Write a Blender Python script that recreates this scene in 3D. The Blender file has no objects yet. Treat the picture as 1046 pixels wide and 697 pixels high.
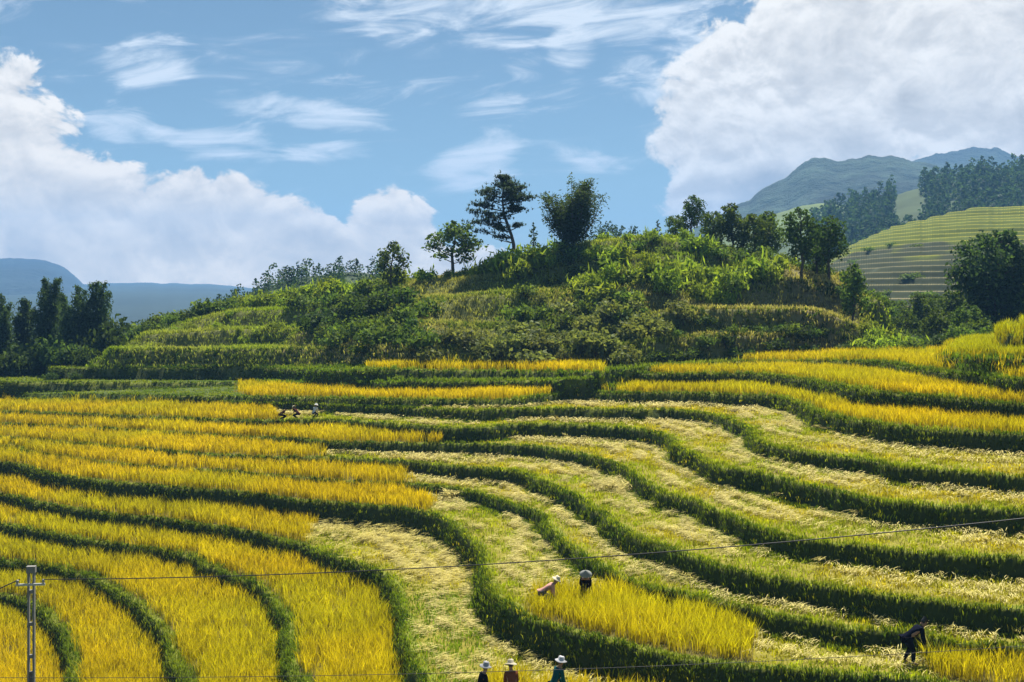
import bpy, bmesh, math, random
import numpy as np
from mathutils import Vector, Matrix

random.seed(11)
rng = np.random.default_rng(11)
scene = bpy.context.scene
COL = scene.collection
R = math.radians

# ------------------------------------------------------------------ camera, sky, sun, exposure
F, YH, CX, CAMZ = 1200.0, 310.0, 523.0, 16.0      # focal length in pixels, horizon row, centre column, eye height
cam_d = bpy.data.cameras.new('camera')
cam_d.sensor_fit = 'HORIZONTAL'; cam_d.sensor_width = 36.0
cam_d.lens = 36.0 * F / 1046.0
cam_d.shift_y = -(348.5 - YH) / 1046.0
cam_d.clip_start = 0.5; cam_d.clip_end = 30000.0
cam = bpy.data.objects.new('camera', cam_d); COL.objects.link(cam)
cam.location = (0, 0, CAMZ); cam.rotation_euler = (R(90), 0, 0)
scene.camera = cam
scene.render.resolution_x = 1024; scene.render.resolution_y = 682

SUN_EL, SUN_AZ = 56.0, 16.0          # degrees; azimuth measured from the view axis (+Y) towards +X
SKY_STRENGTH = 0.056
SUN_STRENGTH = 5.0
scene.view_settings.view_transform = 'Standard'
scene.view_settings.look = 'None'
scene.view_settings.exposure = 1.3
scene.view_settings.gamma = 1.0
scene.view_settings.use_curve_mapping = False

sd_ = bpy.data.lights.new('sun', 'SUN'); sd_.energy = SUN_STRENGTH; sd_.angle = R(0.5); sd_.color = (1.0, 0.94, 0.84)
sun = bpy.data.objects.new('sun', sd_); COL.objects.link(sun)
sdir = Vector((math.sin(R(SUN_AZ)) * math.cos(R(SUN_EL)), math.cos(R(SUN_AZ)) * math.cos(R(SUN_EL)), math.sin(R(SUN_EL))))
sun.rotation_euler = sdir.to_track_quat('Z', 'Y').to_euler()
sun.location = (30, 60, 90)

world = bpy.data.worlds.new('World'); scene.world = world; world.use_nodes = True


class NT:
    """small helper for writing node maths"""
    def __init__(self, tree): self.t = tree; self.n = tree.nodes; self.l = tree.links
    def new(self, kind, **kw):
        nd = self.n.new(kind)
        for k, v in kw.items(): setattr(nd, k, v)
        return nd
    def put(self, sock, v):
        if isinstance(v, (int, float)): sock.default_value = v
        elif isinstance(v, (tuple, list)): sock.default_value = v
        else: self.l.new(v, sock)
    def m(self, op, a, b=0.0, c=0.0, clamp=False):
        nd = self.new('ShaderNodeMath', operation=op); nd.use_clamp = clamp
        for s, v in zip(nd.inputs, (a, b, c)): self.put(s, v)
        return nd.outputs[0]
    def add(self, a, b): return self.m('ADD', a, b)
    def mul(self, a, b): return self.m('MULTIPLY', a, b)
    def sub(self, a, b): return self.m('SUBTRACT', a, b)
    def ss(self, v, a, b, lo=0.0, hi=1.0):
        nd = self.new('ShaderNodeMapRange', interpolation_type='SMOOTHSTEP')
        for s, x in zip(nd.inputs, (v, a, b, lo, hi)): self.put(s, x)
        return nd.outputs[0]
    def noise(self, vec, scale, detail=5.0, rough=0.55, dist=0.0):
        nd = self.new('ShaderNodeTexNoise'); self.put(nd.inputs['Vector'], vec)
        nd.inputs['Scale'].default_value = scale; nd.inputs['Detail'].default_value = detail
        nd.inputs['Roughness'].default_value = rough; nd.inputs['Distortion'].default_value = dist
        return nd
    def mix(self, f, a, b, mode='MIX'):
        nd = self.new('ShaderNodeMix', data_type='RGBA', blend_type=mode)
        self.put(nd.inputs[0], f); self.put(nd.inputs[6], a); self.put(nd.inputs[7], b)
        return nd.outputs[2]


def build_sky():
    q = NT(world.node_tree); q.n.clear()
    out = q.new('ShaderNodeOutputWorld'); bg = q.new('ShaderNodeBackground'); q.l.new(bg.outputs[0], out.inputs[0])
    sky = q.new('ShaderNodeTexSky', sky_type='NISHITA'); sky.sun_disc = False
    sky.sun_elevation = R(SUN_EL); sky.sun_rotation = R(SUN_AZ)
    sky.altitude = 1400; sky.air_density = 1.0; sky.dust_density = 0.6; sky.ozone_density = 2.5
    tc = q.new('ShaderNodeTexCoord'); sp = q.new('ShaderNodeSeparateXYZ'); q.l.new(tc.outputs['Generated'], sp.inputs[0])
    x, y, z = sp.outputs
    az = q.mul(q.m('ARCTAN2', x, y), 180 / math.pi)            # degrees to the right of +Y
    el = q.mul(q.m('ARCSINE', z), 180 / math.pi)
    # cloud noise lives in direction space, flattened so that the billows are wider than tall
    cv = q.new('ShaderNodeCombineXYZ'); q.put(cv.inputs[0], q.mul(az, 0.1)); q.put(cv.inputs[1], q.mul(el, 0.14)); q.put(cv.inputs[2], 3.7)
    n1 = q.noise(cv.outputs[0], 1.6, 7, 0.58, 0.35).outputs['Fac']
    n2 = q.noise(cv.outputs[0], 4.6, 6, 0.62, 0.5).outputs['Fac']
    cv2 = q.new('ShaderNodeCombineXYZ'); q.put(cv2.inputs[0], q.add(q.mul(az, 0.07), q.mul(el, 0.03))); q.put(cv2.inputs[1], q.sub(q.mul(el, 0.30), q.mul(az, 0.03))); q.put(cv2.inputs[2], 9.1)
    n3 = q.noise(cv2.outputs[0], 2.6, 7, 0.62, 0.8).outputs['Fac']
    D = lambda px: math.degrees(math.atan((px - CX) / F))
    E = lambda py: math.degrees(math.atan((YH - py) / F))
    def blob(px, py, rx, ry, rot=0.0, w=1.0):
        k = 180 / math.pi / F
        a0, e0 = D(px), E(py)
        c, s = math.cos(R(rot)), math.sin(R(rot))
        da, de = q.sub(az, a0), q.sub(el, e0)
        u = q.mul(q.add(q.mul(da, c), q.mul(de, s)), 1 / (rx * k))
        v = q.mul(q.sub(q.mul(de, c), q.mul(da, s)), 1 / (ry * k))
        r = q.m('SQRT', q.add(q.mul(u, u), q.mul(v, v)))
        return q.mul(q.ss(r, 1.25, 0.35), w)
    def union(items):
        r = None
        for it in items:
            b = blob(*it); r = b if r is None else q.m('MAXIMUM', r, b)
        return r
    cum = union([(-60, 180, 150, 150, 0), (60, 235, 150, 100, -20), (190, 245, 150, 72, 0), (310, 262, 130, 48, -12), (405, 250, 58, 72, 20),
                 (470, 285, 110, 40, 0), (880, 90, 210, 150, 0, .82), (1030, 90, 240, 190, 0, .85), (1000, -60, 260, 130, 0, .85), (735, 135, 95, 72, 25, .62),
                 (790, 210, 130, 60, 0), (-240, 150, 160, 190, 0), (1350, 60, 260, 260, 0), (730, 205, 60, 40, 0)])
    den = q.add(cum, q.mul(q.ss(cum, 0.0, 0.35, 0.3, 1.0), q.add(q.mul(q.sub(n1, 0.5), 1.8), q.mul(q.sub(n2, 0.5), 1.15))))
    dm = q.ss(den, 0.36, 0.54)
    cir = union([(300, 117, 115, 20, -6, 1), (150, 75, 55, 34, 10, .9), (215, 155, 90, 20, 0, .8), (335, 157, 70, 13, 0, .9), (485, 165, 62, 34, 22, .85),
                 (520, 10, 240, 34, 2, 1), (585, 45, 34, 44, -20, 1.0), (640, 25, 110, 30, 0, .9), (600, 163, 40, 13, -10, .7), (90, 4, 150, 22, 6, .9),
                 (535, 65, 40, 22, -40, .7), (420, 95, 130, 26, 0, .35), (700, 60, 60, 50, 0, .55), (130, 140, 70, 26, -20, .8), (560, 110, 110, 26, 0, .4),
                 (650, 85, 45, 40, 30, .75), (20, 30, 60, 26, 10, .6)])
    wisps = q.add(cir, q.add(q.mul(q.sub(n3, 0.5), 3.4), q.mul(q.sub(n2, 0.5), 0.5)))
    wm = q.add(q.mul(q.ss(wisps, 0.25, 1.35), 0.85), q.mul(q.mul(q.ss(n3, 0.48, 0.80), q.ss(el, 4.0, 12.0)), 0.35))
    # cloud tone: thick cores go grey, billow tops stay white
    cv3 = q.new('ShaderNodeCombineXYZ'); q.put(cv3.inputs[0], q.mul(az, 0.1)); q.put(cv3.inputs[1], q.mul(q.add(el, 0.55), 0.14)); q.put(cv3.inputs[2], 3.7)
    n1b = q.noise(cv3.outputs[0], 1.6, 7, 0.58, 0.35).outputs['Fac']
    n2b = q.noise(cv3.outputs[0], 4.6, 6, 0.62, 0.5).outputs['Fac']
    rel = q.add(q.mul(q.sub(n1, n1b), 2.6), q.mul(q.sub(n2, n2b), 1.0))
    lit = q.ss(rel, -0.35, 0.35)
    thick = q.ss(den, 0.75, 1.45)
    tone = q.m('MULTIPLY', q.sub(1.0, q.mul(thick, q.add(0.50, q.mul(q.ss(az, 2.0, 9.0), 0.18)))), q.add(0.60, q.mul(lit, 0.46)))
    W = 0.47 / SKY_STRENGTH
    ccol = q.mix(tone, (0.19 * W, 0.20 * W, 0.22 * W, 1), (1.0 * W, 0.965 * W, 0.90 * W, 1))
    skyc = q.mix(1.0, sky.outputs[0], (0.60, 0.63, 0.56, 1), 'MULTIPLY')
    c1 = q.mix(q.m('MINIMUM', wm, 0.9), skyc, (0.80 * W, 0.86 * W, 0.92 * W, 1))
    ccol = q.mix(q.mul(q.ss(el, 14.0, 1.0), q.ss(az, 4.0, -3.0)), ccol, (1.42, 1.24, 0.98, 1), 'MULTIPLY')
    c2 = q.mix(dm, c1, ccol)
    q.l.new(c2, bg.inputs[0]); bg.inputs[1].default_value = SKY_STRENGTH
build_sky()


# ------------------------------------------------------------------ helpers
def tag(o, label, cat, group=None, kind=None):
    o['label'] = label
    if cat: o['category'] = cat
    if group: o['group'] = group
    if kind: o['kind'] = kind
    return o

def empty(name, loc=(0, 0, 0), rz=0.0):
    o = bpy.data.objects.new(name, None); COL.objects.link(o); o.location = loc; o.rotation_euler = (0, 0, rz)
    o.empty_display_size = 0.3
    return o

def np_mesh(name, V, Fc, cols=None, mats=None, smooth=False):
    """V (n,3), Fc (m,k) with one face size -> Mesh, optional per-vertex colour"""
    me = bpy.data.meshes.new(name)
    V = np.asarray(V, np.float32); Fc = np.asarray(Fc, np.int32)
    n, (m, k) = len(V), Fc.shape
    me.vertices.add(n); me.vertices.foreach_set('co', V.ravel())
    me.loops.add(m * k); me.loops.foreach_set('vertex_index', Fc.ravel())
    me.polygons.add(m)
    me.polygons.foreach_set('loop_start', np.arange(0, m * k, k, dtype=np.int32))
    me.polygons.foreach_set('loop_total', np.full(m, k, np.int32))
    if smooth: me.polygons.foreach_set('use_smooth', np.ones(m, bool))
    if cols is not None:
        a = me.attributes.new('col', 'FLOAT_COLOR', 'POINT')
        c4 = np.ones((n, 4), np.float32); c4[:, :3] = cols
        a.data.foreach_set('color', c4.ravel())
    me.update(calc_edges=True)
    for mm in (mats or []): me.materials.append(mm)
    return me

def link(name, me, parent=None, loc=None):
    o = bpy.data.objects.new(name, me); COL.objects.link(o)
    if parent: o.parent = parent
    if loc is not None: o.location = loc
    return o

_lat = rng.random((256, 256)).astype(np.float32)
def vnoise(x, y):
    xi = np.floor(x).astype(int); yi = np.floor(y).astype(int)
    fx = x - xi; fy = y - yi
    fx = fx * fx * (3 - 2 * fx); fy = fy * fy * (3 - 2 * fy)
    a = _lat[xi & 255, yi & 255]; b = _lat[(xi + 1) & 255, yi & 255]
    c = _lat[xi & 255, (yi + 1) & 255]; d = _lat[(xi + 1) & 255, (yi + 1) & 255]
    return (a * (1 - fx) + b * fx) * (1 - fy) + (c * (1 - fx) + d * fx) * fy
def fbm(x, y, o=4):
    s = 0; a = 0.5
    for i in range(o):
        s = s + a * vnoise(x + 17.3 * i, y + 5.1 * i); x = x * 2.03; y = y * 2.03; a *= 0.5
    return s / (1 - 0.5 ** o)
def sstep(v): v = np.clip(v, 0, 1); return v * v * (3 - 2 * v)

# ------------------------------------------------------------------ materials
def mat_leaf(name, trans=0.35, tcol=(1.25, 1.2, 0.5), rough=0.55, spec=0.25, hue=0.0):
    """leaf-like surface: colour from the mesh, light also shines through"""
    m = bpy.data.materials.new(name); m.use_nodes = True
    q = NT(m.node_tree); q.n.clear()
    out = q.new('ShaderNodeOutputMaterial')
    at = q.new('ShaderNodeAttribute', attribute_name='col')
    col = at.outputs['Color']
    oi = q.new('ShaderNodeObjectInfo')
    hs = q.new('ShaderNodeHueSaturation'); q.l.new(col, hs.inputs['Color'])
    q.put(hs.inputs['Value'], q.add(0.82, q.mul(oi.outputs['Random'], 0.36)))
    q.put(hs.inputs['Hue'], q.add(0.5 - hue, q.mul(oi.outputs['Random'], 2 * hue)))
    p = q.new('ShaderNodeBsdfPrincipled'); q.l.new(hs.outputs[0], p.inputs['Base Color'])
    p.inputs['Roughness'].default_value = rough; p.inputs['Specular IOR Level'].default_value = spec
    tr = q.new('ShaderNodeBsdfTranslucent')
    q.l.new(q.mix(1.0, hs.outputs[0], (*tcol, 1), 'MULTIPLY'), tr.inputs[0])
    mx = q.new('ShaderNodeMixShader'); mx.inputs[0].default_value = trans
    q.l.new(p.outputs[0], mx.inputs[1]); q.l.new(tr.outputs[0], mx.inputs[2]); q.l.new(mx.outputs[0], out.inputs[0])
    return m

def mat_attr_ground(name, bump=0.5, scale=3.0, amt=0.45, bdist=0.15):
    m = bpy.data.materials.new(name); m.use_nodes = True
    q = NT(m.node_tree); p = q.n['Principled BSDF']
    at = q.new('ShaderNodeAttribute', attribute_name='col')
    geo = q.new('ShaderNodeNewGeometry')
    n = q.noise(geo.outputs['Position'], scale, 6, 0.7)
    n2 = q.noise(geo.outputs['Position'], scale * 0.17, 4, 0.6)
    f = q.add(q.mul(q.sub(n.outputs['Fac'], 0.5), amt * 2), q.add(1.0, q.mul(q.sub(n2.outputs['Fac'], 0.5), amt)))
    vm = q.new('ShaderNodeVectorMath', operation='SCALE'); q.l.new(at.outputs['Color'], vm.inputs[0]); q.l.new(f, vm.inputs['Scale'])
    q.l.new(vm.outputs[0], p.inputs['Base Color']); p.inputs['Roughness'].default_value = 0.95; p.inputs['Specular IOR Level'].default_value = 0.1
    b = q.new('ShaderNodeBump'); b.inputs['Strength'].default_value = bump; b.inputs['Distance'].default_value = bdist
    q.l.new(n.outputs['Fac'], b.inputs['Height']); q.l.new(b.outputs[0], p.inputs['Normal'])
    return m

def mat_plain(name, c, rough=0.8, spec=0.2, var=0.25, scale=20.0, metal=0.0):
    m = bpy.data.materials.new(name); m.use_nodes = True
    q = NT(m.node_tree); p = q.n['Principled BSDF']
    tc = q.new('ShaderNodeTexCoord')
    n = q.noise(tc.outputs['Object'], scale, 4, 0.6)
    q.l.new(q.mix(n.outputs['Fac'], tuple(v * (1 - var) for v in c) + (1,), tuple(min(1, v * (1 + var)) for v in c) + (1,)), p.inputs['Base Color'])
    p.inputs['Roughness'].default_value = rough; p.inputs['Specular IOR Level'].default_value = spec; p.inputs['Metallic'].default_value = metal
    return m

M_RICE = mat_leaf('ripe_rice', 0.54, (1.1, 1.03, 0.4), 0.6, 0.1)
M_GRASS = mat_leaf('bank_grass', 0.38, (1.25, 1.25, 0.45), 0.65, 0.06)
M_STRAW = mat_leaf('cut_straw', 0.3, (1.0, 0.95, 0.6), 0.7, 0.08)
M_LEAF = mat_leaf('tree_leaf', 0.36, (1.3, 1.3, 0.5), 0.7, 0.06, 0.01)
M_SHRUB = mat_leaf('shrub_leaf', 0.38, (1.3, 1.25, 0.5), 0.7, 0.05, 0.015)
M_BARK = mat_plain('bark', (0.09, 0.075, 0.06), 0.95, 0.1, 0.5, 9.0)
M_TERRAIN = mat_attr_ground('terrace_soil', 0.6, 4.0, 0.5)
M_FARLAND = mat_attr_ground('far_land', 0.0, 0.03, 0.35)
M_MOUNT = mat_attr_ground('mountain_forest', 1.0, 0.028, 1.1, 18.0)

# ------------------------------------------------------------------ terraces: every lip is a level contour in plan, traced on its own height
def catmull(P, n=5):
    P = np.asarray(P, float); out = []
    Q = np.vstack([2 * P[0] - P[1], P, 2 * P[-1] - P[-2]])
    for i in range(1, len(Q) - 2):
        d = np.linalg.norm(Q[i + 1, :2] - Q[i, :2]); k = max(2, min(n, int(d / 12) + 1))
        for t in np.linspace(0, 1, k, endpoint=False):
            p0, p1, p2, p3 = Q[i - 1:i + 3]
            out.append(0.5 * (2 * p1 + (p2 - p0) * t + (2 * p0 - 5 * p1 + 4 * p2 - p3) * t * t + (-p0 + 3 * p1 - 3 * p2 + p3) * t ** 3))
    out.append(Q[-2]); return np.array(out)

# field lips: points along the lip, drop below the eye as a table over the bearing
FIELD = [
 ('A', [(-260,585),(-120,600),(0,610),(25,615),(40,623),(54,636),(66,656),(72,672),(72,697),(68,725),(55,780)], [(0,13.9)]),
 ('B', [(-260,555),(-120,565),(0,573),(38,578),(89,588),(114,601),(139,618),(162,641),(175,667),(182,687),(188,705),(192,730),(195,790)], [(0,13.1)]),
 ('C', [(-260,515),(-120,528),(0,537),(51,546),(106,555),(152,561),(193,569),(215,580),(241,590),(268,603),(285,622),(291,650),(294,677),(302,697),(312,722),(324,790)], [(0,12.3)]),
 ('D', [(-260,485),(-120,495),(0,505),(38,513),(76,520),(127,527),(170,531),(215,538),(260,545),(298,555),(336,567),(374,580),(394,590),(405,604),(410,624),(415,660),(422,684),(432,697),(446,725),(465,790)], [(0,11.4)]),
 ('E', [(-260,462),(-120,468),(0,473),(25,476),(51,484),(101,491),(152,496),(215,501),(265,505),(298,510),(344,514),(387,518),(417,520),(442,527),(462,536),(478,548),(488,560),(492,574),(497,592),(508,610),(524,625),(545,634),(570,642),(596,649),(647,663),(710,674),(773,682),(805,684),(844,688),(882,692),(932,695),(1000,704),(1046,708),(1150,712),(1320,716)], [(0,10.3)]),
 ('F', [(-260,452),(-120,454),(0,456),(16,457),(30,462),(51,465),(101,472),(152,477),(215,481),(265,485),(311,489),(374,493),(412,495),(452,498),(486,504),(515,513),(543,522),(556,533),(568,548),(584,561),(604,574),(634,590),(672,601),(717,611),(748,618),(785,628),(831,637),(882,643),(925,645),(948,651),(975,657),(1046,661),(1150,664),(1320,668)], [(0,9.95),(500,9.75)]),
 ('G', [(-260,443),(-120,445),(0,447),(23,448),(101,455),(152,459),(203,464),(265,467),(336,467),(374,469),(412,472),(472,477),(515,481),(532,483),(555,493),(583,504),(612,523),(629,537),(658,552),(687,562),(710,572),(748,582),(785,589),(831,596),(882,605),(932,612),(996,619),(1046,622),(1150,626),(1320,630)], [(0,9.6),(500,9.0)]),
 ('H', [(-260,424),(-120,429),(0,433),(38,435),(84,436),(127,439),(177,442),(228,445),(265,447),(311,449),(354,452),(412,453),(450,453),(525,455),(558,458),(596,465),(611,469),(629,475),(647,486),(672,501),(710,514),(748,529),(785,543),(831,553),(882,559),(932,564),(996,568),(1046,571),(1150,575),(1320,580)], [(0,9.2),(500,8.3)]),
 ('I', [(-260,414),(-120,417),(0,420),(101,424),(152,426),(203,428),(265,430),(323,429),(369,431),(412,434),(450,437),(495,437),(520,434),(571,434),(621,436),(662,440),(682,447),(692,456),(713,468),(735,477),(761,482),(785,486),(831,497),(856,503),(894,511),(932,515),(996,520),(1046,523),(1150,528),(1320,533)], [(0,8.7),(500,7.45)]),
 ('J', [(-260,404),(-120,406),(0,407),(127,408),(203,410),(265,412),(311,413),(361,415),(437,418),(488,420),(530,418),(583,418),(634,419),(685,419),(723,423),(748,429),(763,439),(774,450),(793,457),(818,461),(856,467),(894,472),(932,478),(996,483),(1046,487),(1150,492),(1320,498)], [(0,8.3),(500,6.75)]),
 ('K', [(-260,403),(-120,403),(0,403),(120,404),(240,405),(265,406),(336,407),(412,409),(488,409),(530,408),(560,404),(588,402),(643,402),(701,402),(752,404),(785,405),(805,409),(825,417),(843,424),(894,433),(958,440),(1046,445),(1150,449),(1320,454)], [(0,7.9),(260,7.1),(488,6.3),(640,6.05),(900,5.85)]),
 ('L', [(-260,386),(-60,388),(-12,387),(0,389),(6,391),(20,391),(100,391),(240,391),(300,391),(400,390),(480,390),(560,389),(600,387),(640,382),(701,383),(746,382),(800,385),(855,394),(889,400),(975,408),(1046,414),(1150,418),(1320,424)], [(0,6.9),(250,6.9),(400,5.6),(560,5.3),(640,4.97),(757,5.0),(889,4.7),(1046,4.85)]),
 ('M', [(-260,370),(-60,371),(40,372),(50,374),(57,376),(80,376),(150,376),(250,376),(300,377),(340,379),(400,378),(480,379),(560,380),(625,380),(650,377),(700,373),(757,370),(832,369),(904,371),(947,378),(1004,384),(1046,388),(1150,391),(1320,396)], [(0,5.9),(250,5.8),(400,4.85),(560,4.8),(640,4.68),(757,4.45),(904,3.9),(1046,3.75)]),
]
# closed lips (hill shelves and the two raised plots): (column, row, depth)
HILL = [
 ('R1', [(104,368,109),(112,358,108),(200,358,108),(300,357,104),(360,356,97),(420,356,91),(520,356,89),(600,356,89),(660,350,90),(720,343,92),(800,343,93),(860,346,93),(890,352,92),(905,357,92)], 1.5),
 ('R2', [(150,342,114),(230,337,113),(310,338,110),(370,335,104),(430,330,98),(520,332,96),(600,328,95),(660,322,95),(700,316,95),(760,316,95.5),(825,317,95),(855,324,94.5),(880,338,94)], 1.8),
 ('R3', [(175,333,120),(240,318,119),(310,316,116),(370,312,111),(430,305,105),(520,300,102),(600,295,102),(660,290,102),(720,285,103),(770,288,103),(810,286,103),(845,290,104),(866,303,103)], 2.6),
 ('R4', [(230,318,126),(300,308,124),(360,302,119),(430,290,111),(500,282,108),(560,272,107),(620,265,107),(690,260,108),(750,262,109),(800,272,109),(840,284,108)], 2.6),
 ('R5', [(300,303,130),(370,295,125),(440,286,117),(500,276,113),(545,264,112),(600,250,112),(650,243,112),(700,243,113),(740,252,114),(780,264,114),(815,277,113)], 2.8),
]
PLOT = [
 ('N', [(985,346,100),(969,356,76),(963,362,69),(975,364,66.5),(1000,365,63),(1046,366,60),(1120,366,58.5),(1320,368,57)], 0.45),
 ('O', [(1044,338,92),(1022,338,74),(1030,339,66),(1046,338,64),(1120,337,62),(1320,337,60)], 0.5),
]
PX0, PX1, D0, D1 = -230.0, 1276.0, 22.0, 146.0

def world_xy(px, D): return np.stack([(px - CX) / F * D, D], -1)

LIPS = []      # dict(name, line (n,2) world, poly (m,2) world, H(px) table, w)
for nm, pts, tab in FIELD:
    c = catmull(pts); tx, th = zip(*tab)
    Hh = np.interp(c[:, 0], tx, th)
    Dd = Hh * F / (c[:, 1] - YH)
    line = world_xy(c[:, 0], Dd)
    if nm in 'ABCD':
        close = np.array([[line[-1, 0], 8.0], [80, 8.0], [200, 260], [-200, 260], [-200, line[0, 1]]])
    else:
        close = np.array([[200, line[-1, 1]], [200, 260], [-200, 260], [-200, line[0, 1]]])
    LIPS.append(dict(name=nm, line=line, poly=np.vstack([line, close]), tab=(np.array(tx), np.array(th)), w=0.5))
for nm, pts, w in HILL + PLOT:
    c = catmull(pts)
    Hh = (c[:, 1] - YH) * c[:, 2] / F
    line = world_xy(c[:, 0], c[:, 2])
    if nm in 'NO':
        close = world_xy(np.array([1700., 1700., c[0, 0] + 20]), np.array([57., 130., 130.]))
        dl = np.vstack([world_xy(np.array([c[0, 0] + 20]), np.array([130.])), line]); poly = np.vstack([line, close])
    else:
        back = world_xy(np.array([c[-1, 0] - 10, (c[-1, 0] + c[0, 0]) / 2, c[0, 0] + 15]), np.array([c[-1, 2] + 26, 138.0, max(c[0, 2] + 12, 134.0)]))
        dl = np.vstack([line, back, line[:1]]); poly = dl
    tp = np.array(pts, float); o = np.argsort(tp[:, 0])
    LIPS.append(dict(name=nm, line=dl, poly=poly, tab=(tp[o, 0], ((tp[:, 1] - YH) * tp[:, 2] / F)[o]), w=w))
NAMES = [l['name'] for l in LIPS]; IDX = {n: i for i, n in enumerate(NAMES)}
def Hlip(i, px): return np.interp(px, *LIPS[i]['tab'])

# signed distance to every lip on a coarse grid of bearing x depth
CPX = np.arange(PX0, PX1 + 0.1, 3.0); LD0, LD1 = math.log(D0), math.log(D1)
CLD = np.arange(LD0, LD1 + 0.005, 0.005)
gpx, gld = np.meshgrid(CPX, CLD, indexing='ij')
gD = np.exp(gld); gX = (gpx - CX) / F * gD
def sdf(line, poly, X, Y):
    P = np.stack([X.ravel(), Y.ravel()], -1).astype(np.float32)
    best = np.full(len(P), 1e9, np.float32)
    for a, b in zip(line[:-1], line[1:]):
        a = a.astype(np.float32); d = (b - a).astype(np.float32); L = float(d @ d) + 1e-9
        q = P - a; t = np.clip((q @ d) / L, 0, 1)
        e0 = q[:, 0] - t * d[0]; e1 = q[:, 1] - t * d[1]
        np.minimum(best, e0 * e0 + e1 * e1, out=best)
    ins = np.zeros(len(P), bool)
    A = poly; B = np.roll(poly, -1, 0)
    for a, b in zip(A, B):
        c = (a[1] > P[:, 1]) != (b[1] > P[:, 1])
        if not c.any(): continue
        xi = a[0] + (P[:, 1] - a[1]) / (b[1] - a[1] + 1e-12) * (b[0] - a[0])
        ins ^= c & (P[:, 0] < xi)
    return (np.where(ins, 1, -1) * np.sqrt(best)).reshape(X.shape)
wob = (fbm(gX * 0.8 + 40, gD * 0.8 + 40, 3) - 0.5) * 0.55
wobh = (fbm(gX * 0.16 + 4, gD * 0.16 + 40, 4) - 0.5) * 6.0
SD = np.stack([sdf(l['line'], l['poly'], gX, gD) + (wob if l['name'] in 'ABCDEFGHIJKLMNO' else wobh * (.35 if l['name'] == 'R1' else 1.0)) for l in LIPS])

def lookup(arr, X, Y):
    px = CX + F * X / Y
    fi = np.clip((px - PX0) / 3.0, 0, len(CPX) - 1.001); fj = np.clip((np.log(Y) - LD0) / 0.005, 0, len(CLD) - 1.001)
    i = fi.astype(int); j = fj.astype(int); a = fi - i; b = fj - j
    return (arr[..., i, j] * (1 - a) * (1 - b) + arr[..., i + 1, j] * a * (1 - b) + arr[..., i, j + 1] * (1 - a) * b + arr[..., i + 1, j + 1] * a * b)

NF = len(FIELD); NHL = len(HILL)
HW = {'R1': ((420, 470, 620, 690), (1.6, 2.6, 2.6, 1.4)), 'R2': ((300, 420, 600, 690), (2.2, 6.0, 5.5, 1.7)), 'R3': ((300, 420, 600, 700), (2.6, 6.0, 5.5, 4.0)), 'R4': ((300, 420, 800), (3.0, 4.5, 4.0)), 'R5': ((300, 420, 800), (3.0, 3.5, 3.5))}
def bank_w(i, dH, px):
    w = LIPS[i]['w']
    if i < NF: return np.maximum(0.26, 0.40 * dH)
    if NAMES[i] in HW: return np.interp(px, *HW[NAMES[i]])
    return w
def ground_from(sd, X, Y):
    """height of the ground given signed distances"""
    px = CX + F * X / Y
    Hc = np.full(X.shape, 14.7); prev = np.full(X.shape, 14.7)
    for i in range(len(LIPS)):
        if i == NF or NAMES[i] == 'N': prev = Hlip(NF - 1, px)
        h = Hlip(i, px); dH = np.maximum(prev - h, 0.04); w = bank_w(i, dH, px)
        Hc = Hc - dH * sstep(sd[i] / w + 1.0); prev = h
    return CAMZ - Hc
def ground(X, Y):
    X = np.atleast_1d(np.asarray(X, float)); Y = np.atleast_1d(np.asarray(Y, float))
    return ground_from(lookup(SD, X, Y), X, Y) + (fbm(X * .7, Y * .7, 3) - .5) * .12
def at(px, D):
    X = (px - CX) / F * D
    return Vector((X, D, float(ground(X, D)[0])))

GRASS, RICE, CUT, HILLZ = 0, 1, 2, 3
def zone(sd, X, Y):
    """terrace index, crop, distance behind the own lip, distance in front of the next bank's foot"""
    px = CX + F * X / Y; n = len(X)
    t = np.zeros(n, int); own = np.full(n, 9.0); nxt = -sd[0]
    for i in range(NF):
        k = sd[i] > 0; t[k] = i + 1; own = np.where(k, sd[i], own)
    for i in range(NF - 1): nxt = np.where(t == i + 1, -sd[i + 1], np.where(t == 0, -sd[0], nxt))
    last = t == NF
    nx_hill = np.minimum(-sd[IDX['R1']] - 1.0, -sd[IDX['N']] - 0.2)
    nxt = np.where(last, nx_hill, nxt) - np.where(t < NF, 0.45, 0.0)
    wv = (fbm(X * .5, Y * .5, 2) - .5) * 26
    p = px + wv
    crop = np.zeros(n, int)
    cut = (t >= 4) & (t <= 10)
    crop[cut] = CUT
    rice = (t <= 3) | ((t == 4) & ((p < 318) | ((px > 497) & (Y < 35.6 - (px - 500) / 140 * 1.5)))) | \
        ((t == 5) & ((p < 435) | ((p > 548) & (p < 772) & (Y < 41.8)) | (p > 950))) | ((t == 6) & (p < 415)) | ((t == 7) & (p < 338)) | ((t == 8) & (p < 452)) | \
        ((t == 9) & (p < 280)) | ((t == 11) & (p > 246)) | ((t == 12) & (p > 655)) | \
        ((t == 13) & (((p > 375) & (p < 615)) | ((p > 757) & (sd[IDX['M']] < 12))))
    crop[rice] = RICE
    inN = sd[IDX['N']] > 0; inO = sd[IDX['O']] > 0
    own = np.where(inN, sd[IDX['N']], own); nxt = np.where(inN, -sd[IDX['O']] - .5, nxt)
    own = np.where(inO, sd[IDX['O']], own); nxt = np.where(inO, 9, nxt)
    crop[inN] = np.where(sd[IDX['N']][inN] < 22, RICE, GRASS)
    t[inN] = 14; t[inO] = 15
    hill = sd[IDX['R1']] > -1.6
    crop[hill] = HILLZ
    return t, crop, own, nxt, hill

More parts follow.
